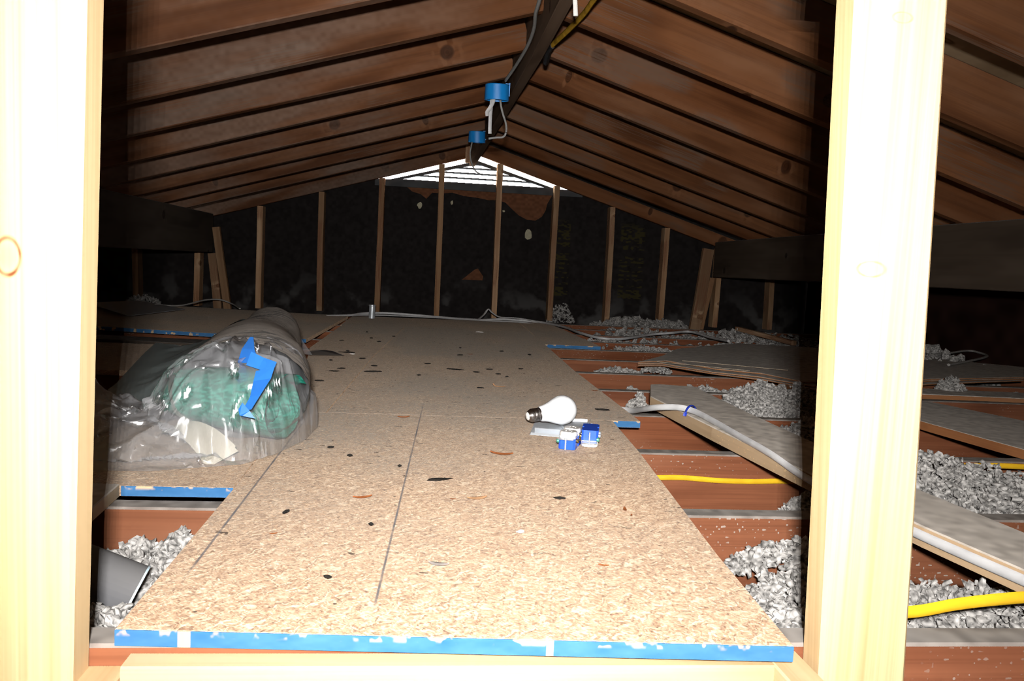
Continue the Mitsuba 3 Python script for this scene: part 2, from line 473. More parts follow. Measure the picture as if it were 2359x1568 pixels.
# roof deck over the rafters: an outer skin, and the sheathing panels under it
g = 0.004
roof = cat([slab(-3.75, zl(-3.75) + RH + 0.02, XR, ZR + RH + 0.02, -1.7, 5.75, 0.02, (0, 0, 1)),
            slab(XR, ZR + RH + 0.02, 4.25, zr(4.25) + RH + 0.02, -1.7, 5.75, 0.02, (0, 0, 1))])
tag(put('ceiling', roof, 'back_board'), kind='structure')
for side in (-1, 1):
    sl = ML if side < 0 else MR
    for i in range(3):
        for j in range(3):
            xa, xb = XR + side * (0.02 + i * 1.24), XR + side * (0.02 + (i + 1) * 1.24 - 0.003)
            za, zb = ZR + RH + 0.002 - sl * abs(xa - XR), ZR + RH + 0.002 - sl * abs(xb - XR)
            ya = -1.65 + j * 2.44
            m = slab(xa, za, xb, zb, ya, ya + 2.437, 0.014, (0, 0, 1))
            uv = np.stack([m[0][:, 1], m[0][:, 0] + 7.0 * (200 + i * 3 + j)], 1)
            put('sheathing_panel', m, 'wood_sheathing', 'ceiling', uv=uv)


def wall_xz(poly, y0, y1, hole=None):
    P = sg.Polygon(poly, [hole] if hole is not None else None)
    m = trimesh.creation.extrude_polygon(P, y1 - y0, engine='earcut')
    v = np.array(m.vertices)
    v = np.stack([v[:, 0], y0 + v[:, 2], v[:, 1]], 1)
    m = trimesh.Trimesh(v, np.array(m.faces)[:, ::-1], process=False)
    return np.array(m.vertices), np.array(m.faces)


GY = 5.602
gable = [(-3.7, -0.25), (4.2, -0.25), (4.2, zr(4.2) + RH + 0.02), (XR, ZR + RH + 0.02), (-3.7, zl(-3.7) + RH + 0.02)]
vent = [(-0.40, 0.932), (0.94, 0.932), (0.94, zr(0.94) + 0.03), (XR, ZR + 0.035), (-0.40, zl(-0.40) + 0.03)]
tag(put('wall_far', wall_xz(gable, GY, GY + 0.014, vent), 'black_felt'), kind='structure')
tag(put('wall_near_unseen', wall_xz(gable, -1.62, -1.60), 'back_board'), kind='structure')  # out of view behind the camera, keeps the sky from lighting the attic
tag(put('wall_left', xf(box(0, 0, 0, 0.02, 7.2, 0.56), loc=(-2.36, 1.99, 0.08)), 'eave_baffle'), kind='structure')
tag(put('wall_right', xf(box(0, 0, 0, 0.02, 7.2, 0.60), loc=(2.80, 1.99, 0.10)), 'eave_baffle'), kind='structure')  # both eaves: dark baffles set inward so no lit rafters show beyond the beams


# torn brown paper, small cream patches and a triangle of card on the black sheathing
def flat_xz(pts, y, t=0.003):
    m = trimesh.creation.extrude_polygon(sg.Polygon(pts), t, engine='earcut')
    v = np.array(m.vertices)
    v = np.stack([v[:, 0], y - v[:, 2], v[:, 1]], 1)
    return v, np.array(m.faces)


tear = [(-0.20, 0.890), (-0.16, 0.86), (-0.10, 0.845), (-0.06, 0.815), (-0.02, 0.86), (0.06, 0.86), (0.12, 0.868), (0.2, 0.85), (0.3, 0.842), (0.38, 0.83), (0.44, 0.835),
        (0.50, 0.82), (0.545, 0.78), (0.60, 0.735), (0.66, 0.708), (0.72, 0.705), (0.765, 0.735), (0.79, 0.78), (0.80, 0.83), (0.83, 0.885), (0.83, 0.895), (-0.20, 0.895)]
put('torn_paper', flat_xz(tear, GY - 0.001), 'kraft', 'wall_far')
for cx_, cz_, w_, h_ in ((-0.105, 0.768, 0.034, 0.045), (0.675, 0.608, 0.05, 0.075), (0.12, 0.80, 0.02, 0.03), (0.49, 0.76, 0.02, 0.016)):
    a = np.linspace(0, 2 * np.pi, 11)[:-1]
    r = 0.8 + 0.4 * rng.random(10)
    put('cream_patch', flat_xz(np.stack([cx_ + w_ / 2 * r * np.cos(a), cz_ + h_ / 2 * r * np.sin(a)], 1), GY - 0.001), 'patch_cream', 'wall_far')
put('card_triangle', flat_xz([(0.215, 0.262), (0.36, 0.262), (0.365, 0.29), (0.325, 0.345), (0.30, 0.335)], GY - 0.001), 'kraft', 'wall_far')

# ------------------------------------------------------------------ louvred gable vent
gv = thing('gable_vent', 'triangular louvred gable vent glowing with daylight under the ridge', 'vent')
yo = GY + 0.03
o1 = sg.Polygon([(-0.37, 0.925), (0.91, 0.925), (XR, 1.104)])
i1 = sg.Polygon([(-0.24, 0.945), (0.79, 0.945), (XR, 1.082)])
m = trimesh.creation.extrude_polygon(o1.difference(i1), 0.03, engine='earcut')
v = np.array(m.vertices)
put('frame', (np.stack([v[:, 0], yo + v[:, 2], v[:, 1]], 1), np.array(m.faces)[:, ::-1]), 'flange_metal', gv)
for zs in (0.977, 1.012, 1.048, 1.078):
    xa, xb = XR - (1.086 - zs) * 3.75 - 0.03, XR + (1.086 - zs) * 3.6 + 0.03
    board('slat', (xa, yo + 0.018, zs), (xb, yo + 0.018, zs), 0.028, 0.0065, (0, 1, -0.12), 'flange_metal', gv, c=0.0005)
board('sill_flange', (-0.42, GY - 0.006, 0.911), (1.05, GY - 0.006, 0.911), 0.046, 0.006, (0, 0.1, 1), 'flange_metal', gv, c=0.001)

# ------------------------------------------------------------------ rafters, ridge, purlins
for k in range(7, -4, -1):
    for side in (-1, 1):
        y = (2.0341 if side < 0 else 1.9916) + 0.4064 * k - 0.019
        xe = -2.345 if side < 0 else 2.785
        xs = float(np.interp(y, [q[1] for q in RIDGE], [q[0] for q in RIDGE])) + side * 0.0215
        zf = zl if side < 0 else zr
        key = board('rafter', (xs, y, zf(xs) + RH / 2), (xe, y, zf(xe) + RH / 2), RH * 0.955, 0.038, (0, 0, 1), 'wood_rafter', c=0.003, n=7, warp=0.0022)
        o = ORD[7 - k]
        tag(key, 'brown roof rafter on the slope %s of the ridge board, %s from the gable studs' % ('left' if side < 0 else 'right', o), 'rafter', 'rafters of the %s roof slope' % ('left' if side < 0 else 'right'))
for side in (-1, 1):   # the pair over the gable studs
    xe, xs, zf = (-2.345, 0.2325, zl) if side < 0 else (2.785, 0.2755, zr)
    key = board('rafter', (xs, 5.535, zf(xs) + 0.047), (xe, 5.535, zf(xe) + 0.047), 0.09, 0.038, (0, 0, 1), 'wood_rafter', c=0.003)
    tag(key, 'end rafter on the %s slope atop the gable studs, lit orange beside the vent' % ('left' if side < 0 else 'right'), 'rafter', 'rafters of the %s roof slope' % ('left' if side < 0 else 'right'))

rp = RIDGE
m, uv = loft(rect(0.205, 0.038, 0.002), [(V(x, y, 1.06 + 0.1025), V(0, 0, 1), V(1, 0, 0)) for x, y in rp])
tag(put('ridge_board', m, 'wood_ridge', uv=uv), 'dark ridge board running under the roof peak to the gable vent', 'beam')
key = board('wood_post', (0.214, 5.50, 1.07), (0.212, 5.50, 1.20), 0.03, 0.03, (1, 0, 0), 'wood_stud')
tag(key, 'short wooden block against the ridge board end above the vent, lit by daylight', 'wood block')

for side, x in ((-1, -1.46), (1, 1.97)):
    z1 = (zl(x) if side < 0 else zr(x)) - 0.002
    yb = 5.36 if side < 0 else 5.31
    key = board('purlin_beam', (x, -1.3, (0.365 + z1) / 2), (x, yb, (0.365 + z1) / 2), z1 - 0.365, 0.038, (0, 0, 1), 'wood_beam', c=0.003, n=9, warp=0.002)
    tag(key, 'dark dusty purlin beam under the %s rafters, low along the eaves' % ('left-slope' if side < 0 else 'right-slope'), 'beam')
braces = [((-1.385, 5.22, 0.53), (-1.307, 5.22, 0.0), 0.045, 'tilted brace board against the end of the left purlin beam, taller of its pair'),
          ((-1.415, 5.25, 0.362), (-1.375, 5.25, 0.0), 0.05, 'greyer short brace board tucked under the end of the left purlin beam'),
          ((1.875, 5.22, 0.555), (1.815, 5.22, 0.0), 0.075, 'wide tilted brace board at the end of the right purlin beam'),
          ((1.925, 5.26, 0.36), (1.872, 5.26, 0.0), 0.035, 'narrow tilted brace under the end of the right purlin beam')]
for a, b, w, lab in braces:
    tag(board('brace', b, a, w, 0.036, (1, 0, 0), 'wood_stud', n=4, warp=0.002), lab, 'brace')

# ------------------------------------------------------------------ gable studs, partition studs
for k in range(-2, 10):
    x = -1.179 + 0.4064 * k
    zt = (zl(x) if x < XR else zr(x)) - 0.004
    if zt < 0.12: continue
    lean = 0.006 * math.sin(k * 2.3)
    key = board('gable_stud', (x + lean, 5.557, 0.0), (x, 5.557, zt), 0.038, 0.089, (1, 0, 0), 'wood_stud', n=4, warp=0.0015)
    tag(key, 'narrow gable wall stud before black sheathing, %s from the left eaves' % ORD[k + 3], 'stud', 'studs of the gable wall')


def stud_with_knots(name, xb, xt, zb, zt, label):
    """New stud standing flat to the opening; knots are shallow raised ovals of darker grain."""
    m, uv = loft(rect(0.0885, 0.038, 0.0035), [(V(xb + (xt - xb) * s, 0.703, zb + (zt - zb) * s), V(1, 0, 0), V(0, -1, 0)) for s in np.linspace(0, 1, 12)])
    m = (m[0], m[1][:, ::-1])
    return tag(put(name, m, 'wood_front_stud', uv=uv), label, 'stud')


def front_wood(p, n, uv):
    """Fresh pale pine, vertical grain, with the few knots the two studs show."""
    x, z = p.x, p.z
    w = 0.012 * noise(x * 6, z * 1.2)
    rings = noise((x + w) * 150, z * 0.6, 2)
    fine = fbm(x * 420 + p.y * 300, z * 4, octaves=2)
    c = mix((0.56, 0.42, 0.24), (0.40, 0.25, 0.105), dr.clip(rings * 0.55 + (fine - 0.5) * 0.6, 0, 1))
    front = smoothstep(0.3, 0.7, dr.abs(n.y))
    for kx, kz, rx, rz, dk in ((-0.347, 0.353, 0.0105, 0.0165, 1.0), (0.401, 0.3785, 0.0145, 0.0075, 0.5), (0.409, 0.603, 0.010, 0.005, 0.4)):
        d = dr.sqrt(dr.square((x - kx) / rx) + dr.square((z - kz) / rz))
        ring = smoothstep(0.22, 0.0, dr.abs(d - 0.92)) * (0.5 + 0.8 * noise(x * 160, z * 160))
        core = smoothstep(0.9, 0.3, d) * 0.3
        c = mix(c, (0.16, 0.055, 0.022), dr.clip(ring * dk + core * dk * 0.6, 0, 1) * front)
    return c


scene['wood_front_stud'] = two({'type': 'diffuse', 'reflectance': mikit.proc(front_wood)})
stud_with_knots('partition_stud', -0.3470, -0.3195, -0.20, 1.02, 'pale new pine stud at the left side of the opening, ringed knot on its face')
k = stud_with_knots('partition_stud', 0.4375, 0.3905, -0.20, 1.10, 'pale new pine stud at the right side of the opening, oval knot halfway up')
board('unseen_cleat', (0.350, 0.703, 0.672), (0.368, 0.703, 0.672), 0.001, 0.001, (0, 0, 1), 'wood_new', k) if False else put('unseen_cleat', xf(box(0, 0, 0, 0.034, 0.03, 0.22, 0.001), loc=(0.362, 0.703, 0.785)), 'wood_front_stud', k)  # block out of view overhead, placed to shade the rafters at upper right

# ------------------------------------------------------------------ floor joists, blocking
for k in range(0, 12):
    y = 0.7607 + 0.4063 * k - 0.019
    key = board('floor_joist', (-2.345, y, -0.095), (2.785, y, -0.095), 0.19, 0.038, (0, 0, 1), 'wood_joist', c=0.003, n=6, warp=0.001)
    tag(key, 'reddish floor joist with grey dusty top, %s behind the opening' % ORD[k], 'joist', 'floor joists')
key = board('blocking', (-0.262, 0.7075, -0.052), (0.346, 0.7075, -0.054), 0.092, 0.027, (0, 0, 1), 'wood_new', c=0.002)
tag(key, 'pale new blocking board between the two front studs under the blue edge', 'board')
key = board('plate_offcut', (0.3655, 0.60, -0.022), (0.3625, 0.721, -0.022), 0.036, 0.03, (1, 0, 0), 'wood_new', c=0.002)
tag(key, 'short orange pine offcut at the foot of the right front stud', 'board')
key = board('plate_offcut', (-0.284, 0.60, -0.034), (-0.284, 0.721, -0.034), 0.036, 0.03, (1, 0, 0), 'wood_new', c=0.002)
tag(key, 'short tan pine offcut at the foot of the left front stud', 'board')


# ------------------------------------------------------------------ particleboard sheets
def sheet(poly, label, z0=0.0, z1=0.016, blue=None, zfun=None):
    key = thing('particleboard_sheet', label, 'floor board')
    prism('board', poly, z0, z1, 'chipboard', key, c=0.0005, zfun=zfun)
    if blue is not None:
        a, b = (np.asarray(q, float) for q in blue)
        d = unit(b - a)
        nrm = V(d[1], -d[0])
        q = np.array([a + nrm * 0.0012, b + nrm * 0.0012, b - nrm * 0.0003, a - nrm * 0.0003])
        prism('painted_edge', q, z0 + 0.0004, z1 - 0.0006, 'blue_paint', key, c=0.0004, zfun=zfun)
        tag(key + '__painted_edge', 'blue painted edge')
    return key


sheet([(-0.277, 0.7225), (0.359, 0.687), (0.372, 0.923), (0.418, 1.468), (0.437, 1.784), (-0.297, 1.784), (-0.282, 1.18)],
      'speckled particleboard sheet nearest the opening, with pencil lines and a long blue front edge', blue=((-0.277, 0.7225), (0.359, 0.687)))
sheet([(-0.225, 1.787), (0.505, 1.787), (0.509, 2.7), (0.535, 3.6), (0.548, 4.227), (-0.135, 4.227), (-0.20, 2.9)],
      'dusty particleboard sheet behind the light bulb, reaching the middle of the attic', blue=((-0.225, 1.787), (0.505, 1.787)))
sheet([(-0.30, 1.787), (-0.228, 1.787), (-0.203, 2.9), (-0.138, 4.227), (-0.466, 4.227), (-0.462, 3.1)], 'narrow particleboard sheet right of the plastic roll and left of the centre seam')
sheet([(-0.474, 4.23), (0.55, 4.23), (0.56, 5.03), (-0.48, 4.90)], 'farthest particleboard sheet, with white cables along its back edge before the gable')
sheet([(-0.444, 1.18), (-0.2835, 1.18), (-0.298, 1.784), (-0.304, 1.80), (-0.370, 2.3), (-0.60, 2.3), (-0.60, 1.19)], 'particleboard sheet under the plastic bag, blue front edge beside the nearest sheet', blue=((-0.444, 1.18), (-0.2835, 1.18)))
sheet([(0.53, 3.585), (0.80, 3.585), (0.775, 4.7), (0.735, 5.08), (0.57, 5.08), (0.552, 4.2)], 'small far particleboard sheet crossed by the white cable, blue edge facing the open joists', blue=((0.53, 3.585), (0.80, 3.585)))
sheet([(-1.75, 3.44), (-0.52, 3.37), (-0.50, 4.85), (-1.75, 4.85)], 'far particleboard sheet behind the plastic roll, its blue edge lifted over a dark gap', blue=((-1.75, 3.44), (-0.52, 3.37)),
      zfun=lambda x, y: 0.03 * max(0.0, -x - 1.0) + 0.004)
sheet([(-1.35, 2.33), (-0.83, 2.33), (-0.66, 3.02), (-1.35, 3.0)], 'beige board lying past the left front stud, behind the clear plastic')
key = prism('plank', [(-0.68, 0.80), (-0.432, 0.98), (-0.446, 1.178), (-0.605, 1.188), (-0.62, 1.9), (-0.80, 1.9)], 0.0, 0.019, 'wood_plank')
tag(key, 'grey dusty plank left of the blue edge, under the front end of the plastic bag', 'plank')

key = board('plank', (-1.35, 3.24, 0.006), (-0.66, 3.18, 0.006), 0.15, 0.011, (0, 1, 0), 'wood_beam', c=0.001)  # dark flat strip filling the gap before the lifted sheet
tag(key, 'dark flat strip in the gap before the lifted blue edge at the far left', 'plank')

# ------------------------------------------------------------------ planks on the right
tl = np.array([[0.577, 1.963, 0.049], [0.615, 1.613, 0.043], [0.659, 1.262, 0.037], [0.696, 0.996, 0.032], [0.727, 0.848, 0.030], [0.76, 0.70, 0.028]])
tr = np.array([[0.757, 2.141, 0.052], [0.769, 1.746, 0.045], [0.785, 1.482, 0.041], [0.807, 1.167, 0.035], [0.834, 0.98, 0.032], [0.88, 0.80, 0.030]])
cl, cr = np.array([0.632, 2.155, 0.052]), np.array([0.66, 2.165, 0.052])
top = np.vstack([tl[::-1], cl[None], cr[None], tr])          # outline, clockwise from the near left
poly = top[:, :2]
TH = 0.030
zf_ = lambda x, y: 0.03 + 0.022 * (y - 0.85) / 1.3
key = prism('plank', poly, -TH, 0.0, 'wood_plank', c=0.002, zfun=zf_)
tag(key, 'long grey plank with a white cable along its edge, lying across the open joists', 'plank')
key = prism('plank', [(1.24, 2.20), (1.263, 1.83), (1.305, 1.50), (1.45, 1.50), (1.60, 1.86), (1.50, 2.20)], 0.002, 0.024, 'wood_plank_brown', c=0.001)
tag(key, 'grey topped board with brown edge right of the right front stud', 'plank')

# delaminated plywood far right
pk = thing('plywood_sheet', 'grey split plywood sheet with frayed brown layers, beyond the long plank', 'plywood')
ply_o = [(0.782, 2.851), (0.885, 2.88), (1.006, 2.678), (1.146, 2.591), (1.241, 2.404), (1.52, 2.50), (1.825, 2.655), (2.322, 2.816), (2.632, 3.199), (2.428, 3.375), (1.928, 3.766), (1.573, 3.849), (1.115, 3.421), (0.95, 3.1)]
prism('layer', [(x + 0.03 * (i in (1, 2, 3)), y + 0.05 * (i in (1, 2, 3, 4))) for i, (x, y) in enumerate(ply_o)], 0.031, 0.035, 'wood_plank_brown', pk, c=0.0008)
prism('layer', ply_o, 0.025, 0.029, 'wood_plank_brown', pk, c=0.0008)
prism('layer', [(x + 0.015 * (i in (2, 3)), y - 0.03 * (i in (3, 4, 5, 6))) for i, (x, y) in enumerate(ply_o)], 0.018, 0.022, 'wood_plank_brown', pk, c=0.0008)
board('splinter', (0.86, 2.86, 0.037), (1.14, 2.66, 0.040), 0.012, 0.002, (0.6, 0.8, 0), 'wood_plank', pk, c=0.0005)
board('splinter', (0.98, 2.93, 0.037), (1.30, 2.70, 0.042), 0.008, 0.002, (0.6, 0.8, 0), 'wood_plank', pk, c=0.0005)
key = board('plank', (1.20, 2.50, 0.006), (2.2, 2.42, 0.008), 0.14, 0.018, (0, 1, 0), 'wood_plank_brown')
tag(key, 'brown board under the near edge of the split plywood', 'plank')
key = board('wood_stick', (1.93, 4.75, 0.05), (1.97, 4.05, 0.03), 0.03, 0.025, (1, 0, 0), 'wood_stud')
tag(key, 'short dark stick lying tilted at the foot of a gable stud', 'stick')

# ------------------------------------------------------------------ loose fill insulation
def blob_protos(n=16, sub=0):
    out = []
    for i in range(n):
        b_ = trimesh.creation.icosphere(subdivisions=sub)
        v = np.array(b_.vertices)
        d = 0.45 + 1.1 * meshkit.noise(v * 1.7 + i * 9.1, seed=i)
        out.append((v * d[:, None], np.array(b_.faces)))
    return out


BLOBS, SHREDS = blob_protos(12, 1), blob_protos(24, 0)


def fluff(label, regions, size=(0.0035, 0.0085), seed=1, dens=2.6):
    """A heap of shredded wool: many small torn lumps over each region (x, y, rx, ry, z floor, height, count)."""
    r = np.random.default_rng(seed)
    ms = []
    for (x, y, rx, ry, z0, hh, n) in regions:
        n = int(n * dens)
        a, q = r.random(n) * 6.283, np.sqrt(r.random(n))
        px, py = x + rx * q * np.cos(a), y + ry * q * np.sin(a)
        lump = meshkit.fbm(np.column_stack([px * 15, py * 15, np.full(n, seed * 3.7)]), octaves=3)
        env = np.maximum(0.05, 1 - q ** 3) * (0.25 + 1.25 * lump)
        pz = z0 + hh * env * r.random(n) ** 0.3
        for i in range(n):
            s = r.uniform(*size) * (0.6 + 0.8 * r.random())
            v, f = SHREDS[r.integers(len(SHREDS))]
            R = np.linalg.qr(r.normal(size=(3, 3)))[0]
            if np.linalg.det(R) < 0: R[:, 0] *= -1
            ms.append(((v * s * np.array([1.5, 1.0, 0.55])) @ R.T + [px[i], py[i], pz[i]], f))
    key = put('insulation', cat(ms), 'insulation_wool')
    tag(key, label, 'insulation', None, 'stuff')
    return key


fluff('grey wool insulation heaped beside the deck at the foot of the right front stud',
      [(0.58, 0.95, 0.26, 0.16, -0.13, 0.105, 1500), (0.44, 0.83, 0.12, 0.06, -0.09, 0.07, 260), (0.86, 0.93, 0.34, 0.15, -0.13, 0.10, 1000), (0.55, 1.09, 0.1, 0.03, -0.07, 0.05, 120)], (0.0025, 0.006), seed=11, dens=5)
fluff('big grey wool insulation heap rising over the joists right of the right front stud',
      [(1.08, 1.34, 0.36, 0.19, -0.08, 0.105, 1900), (0.97, 1.38, 0.10, 0.08, 0.0, 0.05, 150), (0.70, 1.26, 0.09, 0.06, -0.05, 0.055, 260), (1.5, 1.35, 0.3, 0.17, -0.09, 0.10, 500)], (0.003, 0.0065), seed=12, dens=4)
fluff('pale wool insulation heap behind the long grey plank',
      [(1.02, 2.17, 0.20, 0.14, -0.05, 0.10, 1300), (0.93, 2.05, 0.10, 0.10, -0.03, 0.07, 400), (1.25, 2.2, 0.16, 0.12, -0.06, 0.085, 450), (0.93, 1.80, 0.09, 0.12, -0.04, 0.055, 420)], seed=13)
fluff('small tuft of wool insulation at the start of the white cable by the plank end', [(0.575, 2.06, 0.035, 0.02, -0.008, 0.04, 110), (0.58, 2.07, 0.012, 0.012, 0.02, 0.03, 25)], (0.002, 0.005), seed=14)
for i, (lab, reg) in enumerate([
        ('low strip of wool insulation behind the floor joist just past the split plywood edge', [(0.86, 2.47, 0.14, 0.05, -0.04, 0.05, 260), (1.15, 2.5, 0.2, 0.05, -0.04, 0.045, 220), (0.66, 2.45, 0.02, 0.02, -0.03, 0.045, 40)]),
        ('low ragged strip of wool insulation right of the far deck, before the split plywood', [(0.72, 2.88, 0.10, 0.035, -0.032, 0.045, 230), (0.9, 3.0, 0.06, 0.05, -0.02, 0.03, 60)]),
        ('ridge of wool insulation under the white cable beside the small blue-edged far sheet', [(1.05, 3.68, 0.25, 0.05, -0.034, 0.05, 300), (0.9, 4.05, 0.2, 0.1, -0.03, 0.04, 120)]),
        ('grey wool insulation spread along the right eaves below the purlin beam', [(2.38, 3.7, 0.30, 0.6, -0.05, 0.12, 700), (1.95, 4.6, 0.55, 0.6, -0.06, 0.09, 800), (1.3, 4.7, 0.35, 0.5, -0.05, 0.06, 250), (1.5, 5.35, 0.40, 0.16, -0.02, 0.075, 300)]),
        ('clump of wool insulation on a joist right of the right front stud', [(1.81, 2.52, 0.06, 0.05, -0.01, 0.055, 190), (2.05, 2.5, 0.16, 0.04, -0.02, 0.03, 140)]),
        ('small wool insulation mound at the far left before the gable wall', [(-1.86, 5.3, 0.12, 0.1, 0.0, 0.07, 120)]),
        ('web of wool fluff hanging low on the black gable sheathing', [(0.93, 5.54, 0.10, 0.03, -0.01, 0.13, 110)])]):
    fluff(lab, reg, (0.0035, 0.009) if i != 3 else (0.008, 0.02), seed=20 + i, dens=2.2 if i != 3 else 1.4)
fluff('pale wool insulation around the grey pipe left of the deck',
      [(-0.40, 1.03, 0.17, 0.085, -0.12, 0.09, 800), (-0.33, 0.86, 0.13, 0.065, -0.10, 0.08, 500), (-0.335, 1.105, 0.025, 0.02, -0.07, 0.055, 60), (-0.385, 1.10, 0.05, 0.02, -0.08, 0.05, 90), (-0.52, 0.9, 0.12, 0.12, -0.13, 0.06, 300)], (0.0025, 0.006), seed=31, dens=4)

# ------------------------------------------------------------------ grey pipe in the left bay
d = unit(V(0.88, 0.12, -0.42))
pend = V(-0.345, 0.950, -0.055)
pp = thing('grey_pipe', 'smooth grey pipe end with pale rim lying in the insulation left of the deck', 'pipe')
a = np.linspace(0, 2 * np.pi, 41)[:-1]
e1 = unit(np.cross(d, V(0, 0, 1))); e2 = np.cross(e1, d)


def ring_tube(c0, c1, ro, ri):
    vs, fs = [], []
    for c, r_ in ((c0, ro), (c1, ro), (c1, ri), (c0, ri)):
        vs += [c + r_ * (math.cos(w) * e1 + math.sin(w) * e2) for w in a]
    n = len(a)
    for k_ in range(4):
        for j in range(n):
            A, B, C, D = k_ * n + j, k_ * n + (j + 1) % n, ((k_ + 1) % 4) * n + (j + 1) % n, ((k_ + 1) % 4) * n + j
            fs += [(A, B, C), (A, C, D)]
    m = trimesh.Trimesh(np.array(vs), np.array(fs), process=False)
    m.fix_normals()
    return np.array(m.vertices), np.array(m.faces)


put('tube', ring_tube(pend - d * 0.42, pend, 0.040, 0.036), 'pipe_grey', pp, smooth=40)
put('rim', ring_tube(pend, pend + d * 0.0025, 0.0408, 0.036), 'pipe_rim', pp, smooth=40)


# ------------------------------------------------------------------ cables
def cable(name, pts, rx, ry, mat, label, flat=(0, 0, 1), n=8):
    return tag(put(name, tube(pts, rx, ry, 8, n, flat), mat, smooth=50), label, 'cable')


cable('white_cable', [(0.505, 2.01, 0.004), (0.531, 1.96, 0.010), (0.540, 1.86, 0.034), (0.557, 1.81, 0.047), (0.587, 1.77, 0.055), (0.614, 1.735, 0.0540), (0.625, 1.642, 0.0510), (0.630, 1.50, 0.0475), (0.638, 1.37, 0.043), (0.6525, 1.262, 0.029), (0.672, 1.12, 0.024), (0.6895, 0.996, 0.0215), (0.7205, 0.848, 0.0195), (0.7535, 0.70, 0.0175)],
      0.0040, 0.0072, 'cable_white', 'white flat cable running along the edge of the long grey plank')
k = put('zip_tie', tube([(0.597, 1.742, 0.040), (0.600, 1.742, 0.054), (0.608, 1.744, 0.0635), (0.618, 1.746, 0.0635), (0.625, 1.748, 0.055)], 0.0045, 0.0016, 6, 4), 'zip_blue', 'white_cable', smooth=50)
tag(k, 'blue tie round the cable')
cable('yellow_cable', [(0.38, 1.515, -0.05), (0.476, 1.520, -0.0475), (0.53, 1.523, -0.0475), (0.60, 1.523, -0.0515), (0.67, 1.523, -0.0525), (0.74, 1.523, -0.050), (0.82, 1.522, -0.049), (0.95, 1.50, -0.02), (1.08, 1.46, 0.005), (1.14, 1.445, 0.012), (1.22, 1.445, 0.011), (1.4, 1.45, 0.005)],
      0.0028, 0.0055, 'cable_yellow', 'yellow cable strung along the joist face under the long grey plank')
cable('yellow_cable', [(0.452, 0.786, 0.0), (0.50, 0.782, 0.0045), (0.548, 0.78, 0.0085), (0.592, 0.78, 0.0165), (0.643, 0.78, 0.0225), (0.70, 0.785, 0.0235), (0.80, 0.80, 0.016), (0.95, 0.81, 0.005)],
      0.0042, 0.0072, 'cable_yellow', 'thick yellow cable arching over the near joist right of the right front stud')
cable('white_cable', [(-0.62, 4.78, 0.02), (-0.50, 4.88, 0.022), (-0.42, 5.0, 0.03), (-0.30, 5.06, 0.034), (-0.115, 5.06, 0.030), (0.05, 5.03, 0.024), (0.19, 5.0, 0.021), (0.33, 4.98, 0.021), (0.46, 5.02, 0.0285), (0.60, 5.0, 0.026), (0.72, 4.97, 0.022), (0.80, 4.62, 0.024), (0.83, 4.25, 0.022), (0.90, 4.05, 0.015), (1.00, 4.08, 0.012), (1.085, 4.15, 0.014), (1.267, 4.37, 0.020), (1.40, 4.42, 0.030), (1.539, 4.50, 0.036), (1.56, 4.20, 0.030), (1.55, 3.92, 0.038)],
      0.0072, 0.0078, 'cable_white', 'long white cable snaking from the far deck edge to the split plywood')
cable('white_cable', [(-0.52, 4.86, 0.02), (-0.42, 4.97, 0.022), (-0.30, 4.99, 0.024), (-0.1, 5.0, 0.024), (0.1, 4.99, 0.0225), (0.28, 4.96, 0.0215), (0.42, 4.93, 0.0215), (0.55, 4.92, 0.0215), (0.66, 4.95, 0.012)],
      0.0075, 0.0050, 'cable_white', 'second white cable lying on the far deck edge, beside the metal can')
cable('white_cable', [(0.30, 4.955, 0.0215), (0.345, 5.06, 0.05), (0.375, 5.10, 0.085), (0.40, 5.07, 0.065), (0.45, 5.05, 0.040), (0.55, 5.02, 0.040), (0.66, 4.98, 0.030), (0.76, 4.99, 0.010)],
      0.0075, 0.0045, 'cable_white', 'white cable kinked up in a peak before the gable stud at the far deck edge')
cable('white_cable', [(-1.55, 4.60, 0.056), (-1.45, 4.72, 0.050), (-1.372, 4.93, 0.075), (-1.30, 5.0, 0.078), (-1.22, 4.98, 0.056), (-1.12, 4.75, 0.045)],
      0.006, 0.0045, 'cable_dusty', 'dusty cable arching over the far left sheet before the gable')
cable('white_cable', [(2.25, 3.50, 0.045), (2.442, 3.53, 0.045), (2.72, 3.70, 0.055), (2.75, 3.64, 0.052), (2.68, 3.50, 0.048), (2.433, 3.28, 0.045), (2.19, 3.08, 0.044)],
      0.0075, 0.0055, 'cable_dusty', 'looped white cable end on the floor right of the right front stud')
cable('grey_cable', [(0.25, 1.95, 1.09), (0.258, 2.155, 1.080), (0.262, 2.264, 1.079), (0.275, 2.404, 1.078), (0.279, 2.591, 1.080), (0.270, 2.845, 1.082), (0.252, 3.06, 1.075)],
      0.0055, 0.0075, 'cable_grey', 'grey cable running beside the ridge board down to the nearer blue box', flat=(0, 0.3, 1))
key = cable('yellow_cable', [(0.405, 1.95, 1.075), (0.393, 2.089, 1.07), (0.388, 2.198, 1.068), (0.373, 2.342, 1.068), (0.353, 2.522, 1.072), (0.348, 2.60, 1.076)],
            0.0065, 0.010, 'cable_yellow_dirty', 'dirty yellow cable beside the ridge board ending in a black wrapped tip', flat=(0, 0.3, 1))
put('black_tip', tube([(0.352, 2.53, 1.070), (0.3475, 2.585, 1.071), (0.351, 2.65, 1.064), (0.354, 2.69, 1.060)], 0.010, 0.014, 8, 4, taper=lambda s: 0.75 + 0.5 * math.sin(s * 2.6)), 'black_tape', key, smooth=40)
tag(key + '__black_tip', 'black taped end')
